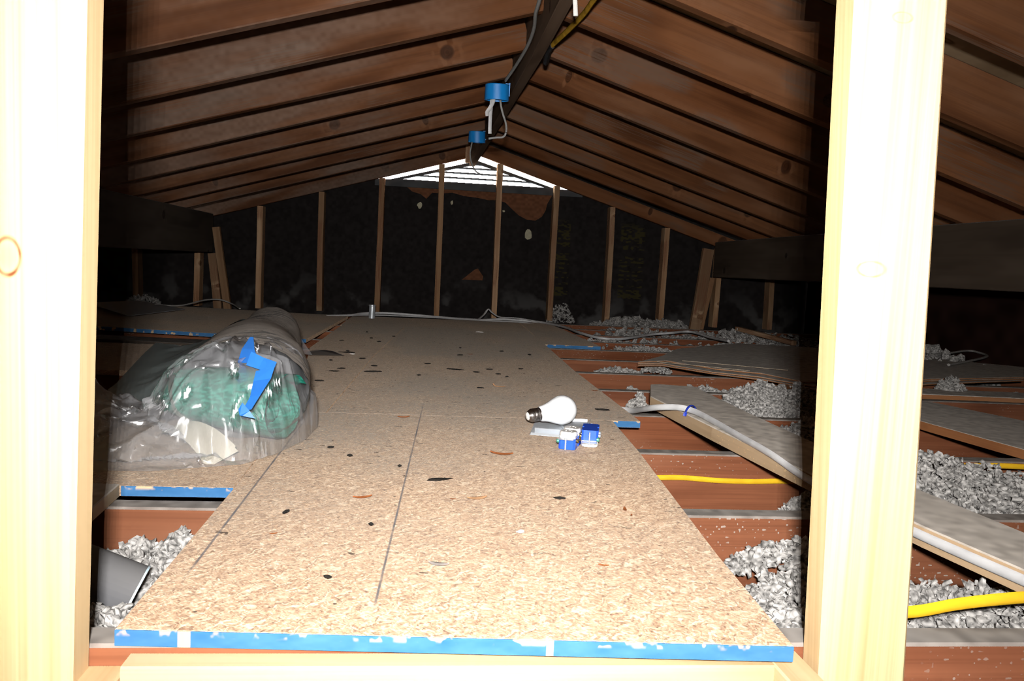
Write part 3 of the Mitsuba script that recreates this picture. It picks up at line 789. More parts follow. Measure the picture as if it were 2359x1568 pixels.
cable('white_cable', [(0.309, 1.90, 1.07), (0.311, 1.90, 1.02), (0.316, 1.90, 0.966)], 0.0055, 0.0032, 'device_white', 'short white cable hanging straight down at the top of the picture by the ridge', flat=(0, 1, 0.2))


# ------------------------------------------------------------------ round blue boxes under the ridge
def round_box(c, tilt, label):
    """Open blue cup, mouth down, with a nail bracket and two ears."""
    key = thing('ceiling_box', label, 'electrical box')
    prof = [(0.030, 0.0), (0.030, 0.043), (0.027, 0.0465), (-0.028, 0.0475), (-0.030, 0.0475), (-0.030, 0.0445), (0.024, 0.043), (0.026, 0.0)]
    m = lathe(prof, 36, 'z')
    m = (m[0], m[1][:, ::-1])
    mm = trimesh.Trimesh(m[0], m[1], process=False); mm.fix_normals()
    put('cup', xf((np.array(mm.vertices), np.array(mm.faces)), rotx=tilt, loc=c), 'box_blue', key, smooth=35)
    put('bracket', xf(cat([box(0.047, 0, 0.012, 0.004, 0.03, 0.05), box(0.04, 0.0, 0.033, 0.018, 0.028, 0.004)]), rotx=tilt, loc=c), 'box_blue', key)
    put('ear', xf(lathe([(-0.029, 0.0), (-0.029, 0.006), (0.02, 0.006), (0.02, 0.0)], 10, 'z'), loc=np.array(c) + V(-0.038, 0.01, 0)), 'box_blue', key)
    put('ear', xf(lathe([(-0.029, 0.0), (-0.029, 0.006), (0.02, 0.006), (0.02, 0.0)], 10, 'z'), loc=np.array(c) + V(0.036, -0.01, 0)), 'box_blue', key)
    return key


round_box((0.223, 3.10, 1.036), 0.10, 'round bright blue ceiling box hanging beside the ridge, nearer and larger one')
round_box((0.218, 4.40, 1.071), 0.10, 'round bright blue ceiling box beside the ridge, smaller one near the gable vent')
cable('white_cable', [(0.215, 3.10, 1.045), (0.212, 3.09, 1.02), (0.208, 3.085, 0.995), (0.197, 3.085, 0.972), (0.188, 3.09, 0.958), (0.190, 3.095, 0.944)], 0.0035, 0.0075, 'cable_white', 'bent white cable end coming out of the nearer blue box', flat=(1, 0.2, 0))
cable('white_cable', [(0.208, 3.12, 1.04), (0.203, 3.115, 0.96), (0.203, 3.115, 0.90), (0.204, 3.115, 0.880)], 0.0030, 0.0070, 'cable_white', 'straight white cable strip hanging below the nearer blue box', flat=(1, 0.2, 0))
cable('grey_cable', [(0.236, 3.12, 1.04), (0.242, 3.12, 0.995), (0.252, 3.12, 0.960), (0.265, 3.12, 0.925), (0.268, 3.12, 0.895), (0.258, 3.12, 0.873), (0.23, 3.12, 0.868), (0.20, 3.12, 0.862)], 0.0042, 0.0042, 'cable_grey', 'grey cable looping below the nearer blue box and turning left')
cable('grey_cable', [(0.198, 4.40, 1.08), (0.190, 4.40, 1.03), (0.184, 4.40, 0.985), (0.189, 4.40, 0.945), (0.205, 4.40, 0.905), (0.222, 4.40, 0.883), (0.246, 4.40, 0.870)], 0.0040, 0.0040, 'cable_grey', 'thin grey cable dangling from the smaller blue box before the vent')

# ------------------------------------------------------------------ metal can on the far deck
mc = lathe([(0, 0), (0, 0.019), (0.074, 0.019), (0.076, 0.021), (0.082, 0.021), (0.083, 0.019), (0.083, 0.0)], 24, 'z')
mm = trimesh.Trimesh(mc[0], mc[1], process=False); mm.fix_normals()
tag(put('metal_can', xf((np.array(mm.vertices), np.array(mm.faces)), loc=(-0.352, 4.79, 0.0165)), 'steel', smooth=35), 'small upright metal can on the far deck edge between white cables', 'can')

# ------------------------------------------------------------------ bulb and bracket
MP = thing('metal_bracket', 'shiny galvanised steel bracket lying on the deck under the light bulb', 'bracket')
Q = [V(0.217, 1.603), V(0.330, 1.572), V(0.374, 1.752), V(0.250, 1.760)]
prism('plate', np.array(Q), 0.0165, 0.0177, 'steel', MP, c=0.0004)


def wall_on(a_, b_, h0, h1, t, lean=0.0):
    d_ = unit(b_ - a_); nn = V(d_[1], -d_[0])
    v = []
    for z, o in ((h0, 0.0), (h1, lean)):
        for p_, s_ in ((a_, 0), (b_, 0), (b_, t), (a_, t)):
            q = p_ - nn * s_ + nn * o
            v.append((q[0], q[1], z))
    m_ = trimesh.Trimesh(np.array(v), CUBEF, process=False); m_.fix_normals()
    return np.array(m_.vertices), np.array(m_.faces)


put('flange', wall_on(Q[0] + V(0.012, 0.012), Q[1] + V(-0.004, 0.016), 0.0172, 0.0300, 0.0012, 0.004), 'steel', MP)
put('flange', wall_on(Q[0] + V(0.002, 0.0), Q[1] + V(0.0, 0.0), 0.0172, 0.0212, 0.0012, -0.003), 'steel', MP)
put('flange', wall_on(Q[1] + V(0.0, 0.01), Q[2] + V(0, -0.004), 0.0172, 0.0260, 0.0012, 0.003), 'steel', MP)
put('flange', wall_on(Q[2] + V(-0.004, 0.0), Q[3] + V(0.004, 0), 0.0172, 0.0240, 0.0012, 0.002), 'steel', MP)
put('rib', box(0.300, 1.675, 0.0192, 0.004, 0.16, 0.0028), 'steel', MP)

LB = thing('light_bulb', 'white frosted light bulb lying on its side on the steel bracket', 'light bulb')
bd = unit(V(-0.93, -0.30, -0.13))
ex = np.stack([bd, unit(np.cross(V(0, 0, 1), bd)), np.cross(bd, unit(np.cross(V(0, 0, 1), bd)))], 1)
bc = V(0.299, 1.690, 0.0552)


def at_bulb(prof, sides=40):
    m_ = lathe(np.array(prof) * 1.07, sides)
    m_ = trimesh.Trimesh(m_[0] @ ex.T + bc, m_[1], process=False); m_.fix_normals()
    return np.array(m_.vertices), np.array(m_.faces)


gl = [(-0.0305, 0.0), (-0.0300, 0.0055), (-0.0280, 0.0120), (-0.0245, 0.0182), (-0.0190, 0.0239), (-0.0120, 0.0281), (-0.0040, 0.0304), (0.0040, 0.0304), (0.0120, 0.0285), (0.0200, 0.0254), (0.0280, 0.0218), (0.0360, 0.0188), (0.0440, 0.0168), (0.0500, 0.0158), (0.0525, 0.0140), (0.0525, 0.0)]
put('glass', at_bulb(gl), 'bulb_glass', LB, smooth=50)
th = [(0.0522, 0.0)] + [(0.0522 + i * 0.00088, 0.0134 + 0.0007 * math.sin(i * 1.35)) for i in range(24)] + [(0.0750, 0.0118), (0.0790, 0.0092), (0.0795, 0.0)]
put('screw_base', at_bulb(th), 'cap_metal', LB, smooth=35)
put('contact', at_bulb([(0.0792, 0.0), (0.0792, 0.0086), (0.0805, 0.0080), (0.0822, 0.0050), (0.0826, 0.0)]), 'device_white', LB, smooth=35)
tag(LB + '__screw_base', 'brown-silver threaded metal screw base')
tag(LB + '__contact', 'pale end contact')


# ------------------------------------------------------------------ duplex receptacles
def receptacle(loc, yaw, flip, label):
    key = thing('outlet_receptacle', label, 'electrical outlet')
    def P(name, m_, mat, smooth=False):
        if flip: m_ = xf(m_, rotx=math.pi, loc=(0, 0, 0.0345))
        put(name, xf(m_, rotz=yaw, loc=loc), mat, key, smooth=smooth)
    a_, b_ = 0.035, 0.0165
    body = sg.Polygon([(-a_, -b_ + .004), (-a_ + .004, -b_), (-.006, -b_), (-.004, -b_ + .003), (.004, -b_ + .003), (.006, -b_), (a_ - .004, -b_), (a_, -b_ + .004), (a_, b_ - .004), (a_ - .004, b_), (.006, b_), (.004, b_ - .003), (-.004, b_ - .003), (-.006, b_), (-a_ + .004, b_), (-a_, b_ - .004)])
    m_ = trimesh.creation.extrude_polygon(body, 0.0205, engine='earcut')
    P('body', (np.array(m_.vertices), np.array(m_.faces)), 'device_blue')
    m_ = trimesh.creation.extrude_polygon(body.buffer(-0.0006), 0.0055, engine='earcut')
    P('deck', (np.array(m_.vertices) + [0, 0, 0.0208], np.array(m_.faces)), 'device_white')
    for s in (-1, 1):
        f_ = sg.Point(0, 0).buffer(0.0172, 24).intersection(sg.box(-0.0143, -0.02, 0.0143, 0.02))
        slots = sg.MultiPolygon([sg.box(-0.006, 0.0045, 0.003, 0.0068), sg.box(-0.006, -0.0068, 0.004, -0.0045), sg.Point(0.0085, 0).buffer(0.0024, 8)])
        m_ = trimesh.creation.extrude_polygon(f_, 0.0065, engine='earcut')
        P('face', (np.array(m_.vertices) + [s * 0.0195, 0, 0.0262], np.array(m_.faces)), 'device_white')
        m_ = trimesh.creation.extrude_polygon(f_.buffer(-0.0012).difference(slots), 0.0014, engine='earcut')
        P('face_slots', (np.array(m_.vertices) + [s * 0.0195, 0, 0.0326], np.array(m_.faces)), 'device_white')
    for s in (-1, 1):
        P('strap', box(s * 0.0435, 0, 0.0226, 0.017, 0.030, 0.0013), 'steel')
        P('mounting_screw', xf(lathe([(0, 0), (0, 0.0016), (0.021, 0.0016), (0.021, 0.0035), (0.023, 0.003), (0.0235, 0)], 12, 'z'), loc=(s * 0.0475, 0, 0.0012)), 'steel', 40)
        P('terminal_screw', xf(lathe([(0, 0), (0, 0.0038), (0.003, 0.0042), (0.0045, 0.0030), (0.0047, 0)], 14, 'z'), rotx=math.pi / 2, loc=(-0.008 + s * 0.012, -0.0165, 0.0155)), 'brass', 40)
        P('terminal_screw', xf(lathe([(0, 0), (0, 0.0038), (0.003, 0.0042), (0.0045, 0.0030), (0.0047, 0)], 14, 'z'), rotx=-math.pi / 2, loc=(0.006 + s * 0.012, 0.0165, 0.0155)), 'steel', 40)
    P('ground_screw', xf(lathe([(0, 0), (0, 0.0040), (0.004, 0.0042), (0.0055, 0.0030), (0.0057, 0)], 14, 'z'), rotx=-math.pi / 2, loc=(-0.038, 0.014, 0.0165)), 'green_screw', 40)
    tag(key + '__body', 'bright blue plastic body')
    tag(key + '__terminal_screw', 'brass terminal screw')
    return key


receptacle((0.286, 1.508, 0.0168), math.atan2(0.93, 0.36), False, 'blue and white outlet receptacle standing face up before the light bulb')
receptacle((0.331, 1.530, 0.0168), math.atan2(0.97, 0.24), True, 'blue outlet receptacle lying face down, right of the face-up one')

# ------------------------------------------------------------------ plastic bag with its dusty roll
def film_bsdf(name, weight, diffuse, alpha):
    scene[name] = {'type': 'blendbsdf', 'weight': weight, 'a': {'type': 'thindielectric', 'int_ior': 1.35},
                   'b': two({'type': 'roughplastic', 'alpha': alpha, 'int_ior': 2.3, 'diffuse_reflectance': rgb(*diffuse)})}


film_bsdf('film_clear', 0.24, (0.60, 0.61, 0.64), 0.12)
film_bsdf('film_dusty', 0.90, (0.70, 0.86, 0.87), 0.35)


def roll_dust_wrinkles(p, n, uv):
    c = mix((0.33, 0.30, 0.27), (0.43, 0.395, 0.36), fbm(p.x * 30, p.y * 8, p.z * 30, octaves=3))
    w = noise(p.x * 14 + p.z * 10, p.y * 55 - p.x * 30 + p.z * 18, 3)
    c = mix(c, (0.10, 0.105, 0.11), smoothstep(0.16, 0.05, dr.abs(w - 0.5)) * smoothstep(0.45, 0.7, noise(p.x * 9, p.y * 5, p.z * 9)) * 0.7)  # thin dark wrinkle lines painted into the dust colour
    return c


scene['roll_dust_wrinkles'] = two({'type': 'diffuse', 'reflectance': mikit.proc(roll_dust_wrinkles)})


def green_fn(p, n, uv):
    s = noise(p.x * 20, p.y * 300, p.z * 260)
    return mix((0.012, 0.20, 0.14), (0.05, 0.42, 0.31), smoothstep(0.3, 0.8, s))


scene['green_plastic'] = two({'type': 'roughplastic', 'diffuse_reflectance': mikit.proc(green_fn), 'alpha': 0.15})

PB = thing('plastic_bag', 'long dusty clear plastic bag holding a roll, its crumpled mouth tied with blue tape', 'plastic bag')
# body over the roll: flattened tube with slanting wrinkles, tapering to the back
st, NS, NA = [], 60, 72
vs, fs = [], []
for i in range(NS):
    s = i / (NS - 1)
    y = 1.50 + 1.12 * s
    cx_ = -0.352 - 0.166 * s + 0.008 * math.sin(s * 9)
    rx = (0.130 - 0.044 * s) * (1.0 if s < 0.93 else 1 - 0.25 * ((s - 0.93) / 0.07) ** 2)
    rz = (0.092 + 0.004 * math.sin(s * 7)) * (1.0 if s < 0.93 else 1 - 0.15 * ((s - 0.93) / 0.07) ** 2)
    for j in range(NA):
        w = 2 * math.pi * j / NA
        ca, sa = math.cos(w), math.sin(w)
        q = np.array([ca * 1.5 + s * 2, y * 22 - ca * 7 + sa * 5, sa * 1.5])
        wr = float(meshkit.fbm(q, octaves=3, seed=4)) - 0.5
        q2 = np.array([ca * 3, y * 60 - ca * 16, sa * 3])
        wr2 = abs(float(meshkit.noise(q2, seed=9)) - 0.5)
        k_ = 1 + 0.05 * wr - 0.045 * wr2
        flare = 1.0 if sa > -0.2 else 1 + 0.16 * (-0.2 - sa)
        z = 0.0185 + rz + rz * sa * k_
        vs.append((cx_ + rx * ca * k_ * flare, y, max(z, 0.0175)))
for i in range(NS - 1):
    for j in range(NA):
        A, B, C, D = i * NA + j, i * NA + (j + 1) % NA, (i + 1) * NA + (j + 1) % NA, (i + 1) * NA + j
        fs += [(A, C, B), (A, D, C)]
b = len(vs); vs.append((-0.518, 2.63, 0.10))
fs += [(b, (NS - 1) * NA + j, (NS - 1) * NA + (j + 1) % NA) for j in range(NA)]
put('body', (np.array(vs), np.array(fs)), 'roll_dust_wrinkles', PB, smooth=50)
tag(PB + '__body', 'dusty wrinkled plastic over the roll')

# sheet falling from the roll to the left
top_l = spline([(-0.47, 1.60, 0.150), (-0.475, 1.75, 0.165), (-0.50, 1.95, 0.172), (-0.545, 2.2, 0.170), (-0.585, 2.55, 0.160), (-0.60, 2.66, 0.12)], 8)
bot_l = spline([(-0.66, 1.66, 0.022), (-0.76, 1.93, 0.022), (-0.79, 2.07, 0.023), (-0.885, 2.46, 0.022), (-0.95, 2.74, 0.023), (-1.0, 2.98, 0.026)], 8)
vs, fs, M = [], [], 28
for i in range(len(top_l)):
    for j in range(M):
        s = j / (M - 1)
        p = top_l[i] * (1 - s) + bot_l[i] * s
        p = p.copy()
        p[2] += -0.028 * math.sin(math.pi * s) + 0.016 * (float(meshkit.fbm(np.array([p[0] * 9, p[1] * 7, 2.0]), octaves=3)) - 0.5) * math.sin(math.pi * min(1, s * 1.15)) * 2
        p[2] = max(p[2], 0.021)
        vs.append(p)
for i in range(len(top_l) - 1):
    for j in range(M - 1):
        A, B, C, D = i * M + j, i * M + j + 1, (i + 1) * M + j + 1, (i + 1) * M + j
        fs += [(A, B, C), (A, C, D)]
put('side_sheet', (np.array(vs), np.array(fs)), 'film_dusty', PB, smooth=60)
tag(PB + '__side_sheet', 'slack bluish plastic falling to the left')
# loose corner of film at the back right
m_ = (np.array([(-0.445, 2.66, 0.12), (-0.40, 2.74, 0.03), (-0.30, 2.84, 0.019), (-0.36, 2.98, 0.019), (-0.46, 2.72, 0.035), (-0.40, 2.86, 0.035)]), np.array([(0, 1, 4), (4, 1, 5), (1, 2, 5), (2, 3, 5), (4, 5, 3)]))
put('loose_corner', m_, 'film_clear', PB)

# crumpled clear mouth: hood over the roll end and apron spread to the front left
outline = sg.Polygon([(-0.222, 1.62), (-0.228, 1.50), (-0.262, 1.38), (-0.30, 1.308), (-0.43, 1.254), (-0.52, 1.252), (-0.70, 1.27), (-0.80, 1.42), (-0.74, 1.58), (-0.58, 1.63), (-0.50, 1.655), (-0.42, 1.67), (-0.30, 1.67)])


def hood(x, y):
    u, w = (x + 0.352) / 0.155, np.where(y < 1.53, (y - 1.53) / 0.21, (y - 1.53) / 0.22)
    h = 0.182 * np.sqrt(np.maximum(0, 1 - np.abs(u) ** 2.2 - np.abs(w) ** 2.6))
    u, w = (x + 0.52) / 0.22, (y - 1.43) / 0.15
    h2 = 0.058 * np.sqrt(np.maximum(0, 1 - u * u - w * w))
    u, w = (x + 0.62) / 0.06, (y - 1.50) / 0.07
    h3 = 0.085 * np.maximum(0, 1 - np.sqrt(u * u + w * w))
    return np.maximum(np.maximum(h, h2), h3 + h2 * 0.5)


def tri_wave(t_):
    return 2 * np.abs(t_ - np.floor(t_ + 0.5))


def creases(x, y, seed):
    """Crumpled film: folded triangular waves along bent directions, so flat facets meet at long sharp creases."""
    r = np.random.default_rng(seed)
    z = 0
    for i in range(5):
        a_ = r.random() * math.pi
        f = 11.0 * 1.45 ** i
        w = meshkit.fbm(np.column_stack([x * 9, y * 9, np.full(len(x), i * 5.0)]), octaves=2, seed=seed + i) * 1.9
        m2 = np.clip(meshkit.noise(np.column_stack([x * 16, y * 16, np.full(len(x), 31.0 + i)]), seed) * 2 - 0.35, 0, 1)
        z = z + (0.15 / f) * tri_wave(f * (x * math.cos(a_) + y * math.sin(a_)) + w) * m2
    return z


import shapely
from scipy.spatial import Delaunay
gx, gy = np.meshgrid(np.arange(-0.805, -0.21, 0.0028), np.arange(1.245, 1.73, 0.0028), indexing='ij')
px, py = gx.ravel(), gy.ravel()
ok = shapely.contains_xy(outline.buffer(-0.003), px, py)
edge = np.array([outline.exterior.interpolate(t_, normalized=True).coords[0] for t_ in np.linspace(0, 1, 600)[:-1]])
px, py = np.concatenate([px[ok], edge[:, 0]]), np.concatenate([py[ok], edge[:, 1]])
f_ = Delaunay(np.column_stack([px, py])).simplices
cc = (np.column_stack([px, py])[f_]).mean(1)
f_ = f_[shapely.contains_xy(outline, cc[:, 0], cc[:, 1])]
dist = shapely.distance(outline.exterior, shapely.points(px, py))
rim = np.clip(dist / 0.03, 0, 1) ** 0.7
hz = hood(px, py) * rim
v = np.column_stack([px, py, 0.0178 + hz])
cr_ = np.cross(v[f_[:, 1]] - v[f_[:, 0]], v[f_[:, 2]] - v[f_[:, 0]])
f_[cr_[:, 2] < 0] = f_[cr_[:, 2] < 0][:, ::-1]
base_m = trimesh.Trimesh(v, f_, process=False)
nrm_ = np.array(base_m.vertex_normals)
cz = creases(px + 0.6 * v[:, 2], py - 0.9 * v[:, 2], 3)
r_ = np.random.default_rng(17)
fold = np.zeros(len(px))
def fold_along(a_, b_, h, w):
    d_ = b_ - a_
    t_ = np.clip(((px - a_[0]) * d_[0] + (py - a_[1]) * d_[1]) / (d_ @ d_), 0, 1)
    q_ = np.hypot(px - a_[0] - t_ * d_[0], py - a_[1] - t_ * d_[1])
    return h * np.maximum(0, 1 - q_ / w) ** 1.4 * np.clip(4 * t_, 0.15, 1) * np.clip(4 * (1 - t_), 0.15, 1)
for i in range(95):
    a_ = V(r_.uniform(-0.76, -0.24), r_.uniform(1.27, 1.62))
    on_hood = a_[0] > -0.50 and a_[1] > 1.34
    ang = r_.uniform(0, math.pi)
    L_ = r_.uniform(0.05, 0.14) if on_hood else r_.uniform(0.05, 0.16)
    b_ = a_ + L_ * V(math.cos(ang), math.sin(ang))
    h = r_.uniform(0.005, 0.010) if on_hood else r_.uniform(0.010, 0.024)
    fold = np.maximum(fold, fold_along(a_, b_, h, h * r_.uniform(1.3, 2.2)))
for a_, b_ in (((-0.375, 1.50), (-0.335, 1.35)), ((-0.395, 1.47), (-0.44, 1.37)), ((-0.335, 1.35), (-0.300, 1.325)), ((-0.46, 1.50), (-0.475, 1.40)), ((-0.335, 1.42), (-0.25, 1.46))):
    fold = np.maximum(fold, fold_along(V(*a_), V(*b_), 0.009, 0.013))
v = v + nrm_ * (rim * (cz * np.where(hz > 0.075, 0.16, 0.75) + fold))[:, None]
v[:, 2] = np.maximum(v[:, 2], 0.0176)
# flat film facets aimed at lens and flash, shaped to give highlights
FACETS = [(-0.287, 1.374, 0.131, 0.028, 0.014), (-0.264, 1.408, 0.141, 0.012, 0.010), (-0.337, 1.392, 0.164, 0.006, 0.018), (-0.318, 1.346, 0.108, 0.006, 0.028), (-0.290, 1.342, 0.080, 0.005, 0.024), (-0.383, 1.342, 0.103, 0.014, 0.006), (-0.441, 1.370, 0.100, 0.005, 0.016), (-0.255, 1.354, 0.025, 0.030, 0.009), (-0.333, 1.328, 0.063, 0.020, 0.006), (-0.366, 1.324, 0.052, 0.006, 0.014), (-0.493, 1.348, 0.066, 0.022, 0.008), (-0.483, 1.284, 0.025, 0.018, 0.010), (-0.450, 1.294, 0.032, 0.010, 0.016), (-0.402, 1.304, 0.022, 0.014, 0.008), (-0.546, 1.394, 0.073, 0.016, 0.007), (-0.407, 1.364, 0.125, 0.006, 0.014), (-0.515, 1.298, 0.043, 0.012, 0.010), (-0.285, 1.336, 0.040, 0.014, 0.006)]
GLINTS = [(r_.uniform(-0.66, -0.30), r_.uniform(1.27, 1.47), None, r_.uniform(0.006, 0.018), r_.uniform(0.003, 0.0065)) for _ in range(46)]
for i, (cx_, cy_, cz_, a_, b_) in enumerate(FACETS + GLINTS):
    low = cz_ is None or cz_ < 0.075
    near_ = np.argsort(np.hypot(v[:, 0] - cx_, v[:, 1] - cy_))[:5]
    c_ = V(cx_, cy_, v[near_, 2].mean() if low else cz_)
    if cz_ is not None and low: a_, b_ = a_ * 1.1, min(b_, 0.0075)
    n_ = unit(V(0, -0.05, H + 0.04) - c_ + r_.normal(0, 0.045 if cz_ is not None else 0.09, 3))
    eh = unit(np.cross(n_, V(0, 0, 1))); ev = np.cross(eh, n_)
    w_ = r_.uniform(-0.5, 0.5) if cz_ is not None else r_.uniform(-1.2, 1.2)
    eh, ev = eh * math.cos(w_) + ev * math.sin(w_), ev * math.cos(w_) - eh * math.sin(w_)
    if r_.random() < 0.5: eh = -eh
    q_ = v - c_
    lh, lv, ld = q_ @ eh / a_, q_ @ ev / b_, q_ @ n_
    edge_ = np.maximum(np.abs(lv) - 0.5 * (1 - lh), np.abs(lh) - 1.0) if low else np.maximum(np.abs(lh) + 0.5 * np.abs(lv) ** 1.5 - 1.1, np.abs(lv) - 1.05)
    wt = np.clip(0.5 - edge_ * 4, 0, 1) * (np.abs(ld) < (0.02 if low else 0.032))
    v = v - np.outer(ld * wt, n_)
v[:, 2] = np.maximum(v[:, 2], 0.0176)
put('mouth', (v, f_), 'film_clear', PB, smooth=40)
tag(PB + '__mouth', 'clear crumpled shiny plastic')

# blue tape tied round the mouth
def ribbon(P0, W, t=0.0012):
    """Strip through centre points P0 with half-width vectors W, closed thickness."""
    vs, fs = [], []
    for p, w in zip(P0, W):
        p, w = np.asarray(p, float), np.asarray(w, float)
        nrm = V(0, -t, t * 0.6)
        vs += [p - w, p + w, p + w + nrm, p - w + nrm]
    for i in range(len(P0) - 1):
        for a_, b_ in ((0, 1), (1, 2), (2, 3), (3, 0)):
            A, B, C, D = 4 * i + a_, 4 * i + b_, 4 * i + 4 + b_, 4 * i + 4 + a_
            fs += [(A, B, C), (A, C, D)]
    fs += [(0, 2, 1), (0, 3, 2)]
    n = 4 * (len(P0) - 1)
    fs += [(n, n + 1, n + 2), (n, n + 2, n + 3)]
    m2 = trimesh.Trimesh(np.array(vs), np.array(fs), process=False); m2.fix_normals()
    return np.array(m2.vertices), np.array(m2.faces)


put('blue_tape', cat([
    ribbon([(-0.325, 1.473, 0.2130), (-0.322, 1.433, 0.1950), (-0.313, 1.398, 0.1750)], [(0.003, 0, 0), (0.011, 0, 0), (0.0185, 0, 0)]),
    ribbon([(-0.313, 1.398, 0.1830), (-0.290, 1.390, 0.1760), (-0.265, 1.376, 0.1690)], [(0.004, 0, 0.012), (0.005, 0, 0.010), (0.004, 0, 0.012)]),
    ribbon([(-0.279, 1.371, 0.1690), (-0.281, 1.358, 0.1520), (-0.286, 1.330, 0.1290), (-0.295, 1.310, 0.1080)], [(0.0155, 0, 0.004), (0.0145, 0, 0.003), (0.0085, 0, 0.002), (0.0075, 0, 0.002)]),
    ribbon([(-0.305, 1.309, 0.1150), (-0.297, 1.305, 0.1040), (-0.290, 1.303, 0.0980)], [(0.003, 0, 0.006), (0.008, 0, 0.004), (0.010, 0, -0.002)])]), 'tape_blue', PB)
tag(PB + '__blue_tape', 'blue tape strip')

# green sheeting rolled up inside the mouth: its axis points right, the coil end shows there
A0, A1 = V(-0.475, 1.585, 0.086), V(-0.262, 1.475, 0.084)
ad = unit(A1 - A0)
e1, e2 = V(-ad[1], ad[0], 0), V(0, 0, 1)
vs, fs = [], []
TN, L = 260, 9
for i in range(TN):
    th_ = i / (TN - 1) * 2 * math.pi * 5.0
    turn = th_ / (2 * math.pi)
    k_ = 1 - 0.15 * turn
    end = 1.0 - 0.05 * turn + 0.06 * math.sin(th_ * 0.63)
    for j in range(L):
        s = j / (L - 1)
        p = A0 + (A1 - A0) * s * end
        bulge = 0.80 + 0.20 * math.sin(min(1, s * 1.6) * math.pi / 2)
        vs.append(p + (0.075 * k_ * bulge * math.cos(th_ + 0.6)) * e1 + (0.064 * k_ * bulge * math.sin(th_ + 0.6) + 0.0012 * math.sin(th_ * 11 + s * 9)) * e2)
for i in range(TN - 1):
    for j in range(L - 1):
        A, B, C, D = i * L + j, i * L + j + 1, (i + 1) * L + j + 1, (i + 1) * L + j
        fs += [(A, B, C), (A, C, D)]
tag(put('green_roll', (np.array(vs), np.array(fs)), 'green_plastic', smooth=50), 'coil of green plastic sheeting inside the clear bag mouth', 'plastic roll')

# cream card strip under the film
vs, fs = [], []
P0 = spline([(-0.490, 1.50, 0.024), (-0.465, 1.475, 0.040), (-0.43, 1.44, 0.048), (-0.39, 1.395, 0.044), (-0.355, 1.350, 0.032), (-0.335, 1.325, 0.021)], 6)
m_ = ribbon(P0, [V(0.020, 0.022, 0.010) * (0.7 + 0.5 * i / len(P0)) * (0.9 if i < len(P0) - 3 else 0.8) for i in range(len(P0))], 0.001)
tag(put('card_strip', m_, 'cream_card'), 'cream card strip seen through the crumpled clear film', 'card')
tag(put('paper_sheet', (np.array([(-1.84, 4.40, 0.066), (-1.40, 3.80, 0.053), (-1.34, 4.45, 0.05), (-1.72, 4.84, 0.062), (-1.84, 4.40, 0.064), (-1.40, 3.80, 0.051), (-1.34, 4.45, 0.048), (-1.72, 4.84, 0.060)]), CUBEF), 'paper_white'),
    'pale grey paper sheet with dark crumbs on the far left particleboard', 'paper')

# ------------------------------------------------------------------ crumbs, leaves and chips on the deck
LEAFY = {'r': ('leaf_brown', 'small reddish brown leaf scrap lying on the particleboard deck', 'leaf', 'brown leaf scraps on the deck'),
         't': ('leaf_tan', 'tan narrow leaf on the deck right of the centre pencil line', 'leaf', None),
         'g': ('leaf_grey', 'grey narrow leaf on the front of the deck, nearest the blue edge', 'leaf', None),
         'k': ('chip_black', 'dark crumb lying on the particleboard deck', 'debris', 'dark crumbs on the deck'),
         'b': ('leaf_tan', 'curled tan twig on the deck beyond the light bulb', 'twig', None),
         'w': ('chip_white', 'small white chip lying on the particleboard deck', 'debris', 'white chips on the deck')}
OWN = {0: 'reddish leaf scrap between the pencil lines on the front of the deck', 2: 'tiny curled reddish scrap beside the centre pencil line, left of the tan leaf', 3: 'long thin red-brown scrap before the face-up outlet', 5: 'brown twig-like scrap near the right deck edge',
       6: 'small brown seed beside the twig-like scrap near the right deck edge', 7: 'short red-brown sliver close to the front right of the deck', 8: 'largest dark crumb, just right of the centre pencil line', 9: 'dark crumb off the right end of the plastic bag, farther one',
       10: 'dark crumb off the right end of the plastic bag, nearer one', 11: 'slanted dark sliver beside the left pencil line', 12: 'small dark crumb halfway between the pencil lines', 13: 'dark crumb nearest the blue front edge', 14: 'dark flake on the right half of the front sheet',
       15: 'long dark flake right of the plastic roll, wider one', 16: 'dark flake right beside the plastic roll', 17: 'dark crumb against the foot of the plastic roll', 18: 'long dark flake beside the back of the plastic roll', 19: 'brown scrap left of the centre pencil line at its far end', 20: 'dark heap of scraps on the middle of the deck',
       23: 'flat dark bark piece at the right deck edge beyond the light bulb', 24: 'white chip right of the centre pencil line', 25: 'white chip at the back of the plastic roll', 35: 'brown scrap near the left pencil line', 36: 'brown scrap at the right deck edge by the open joists', 41: 'white chip near the far end of the deck'}
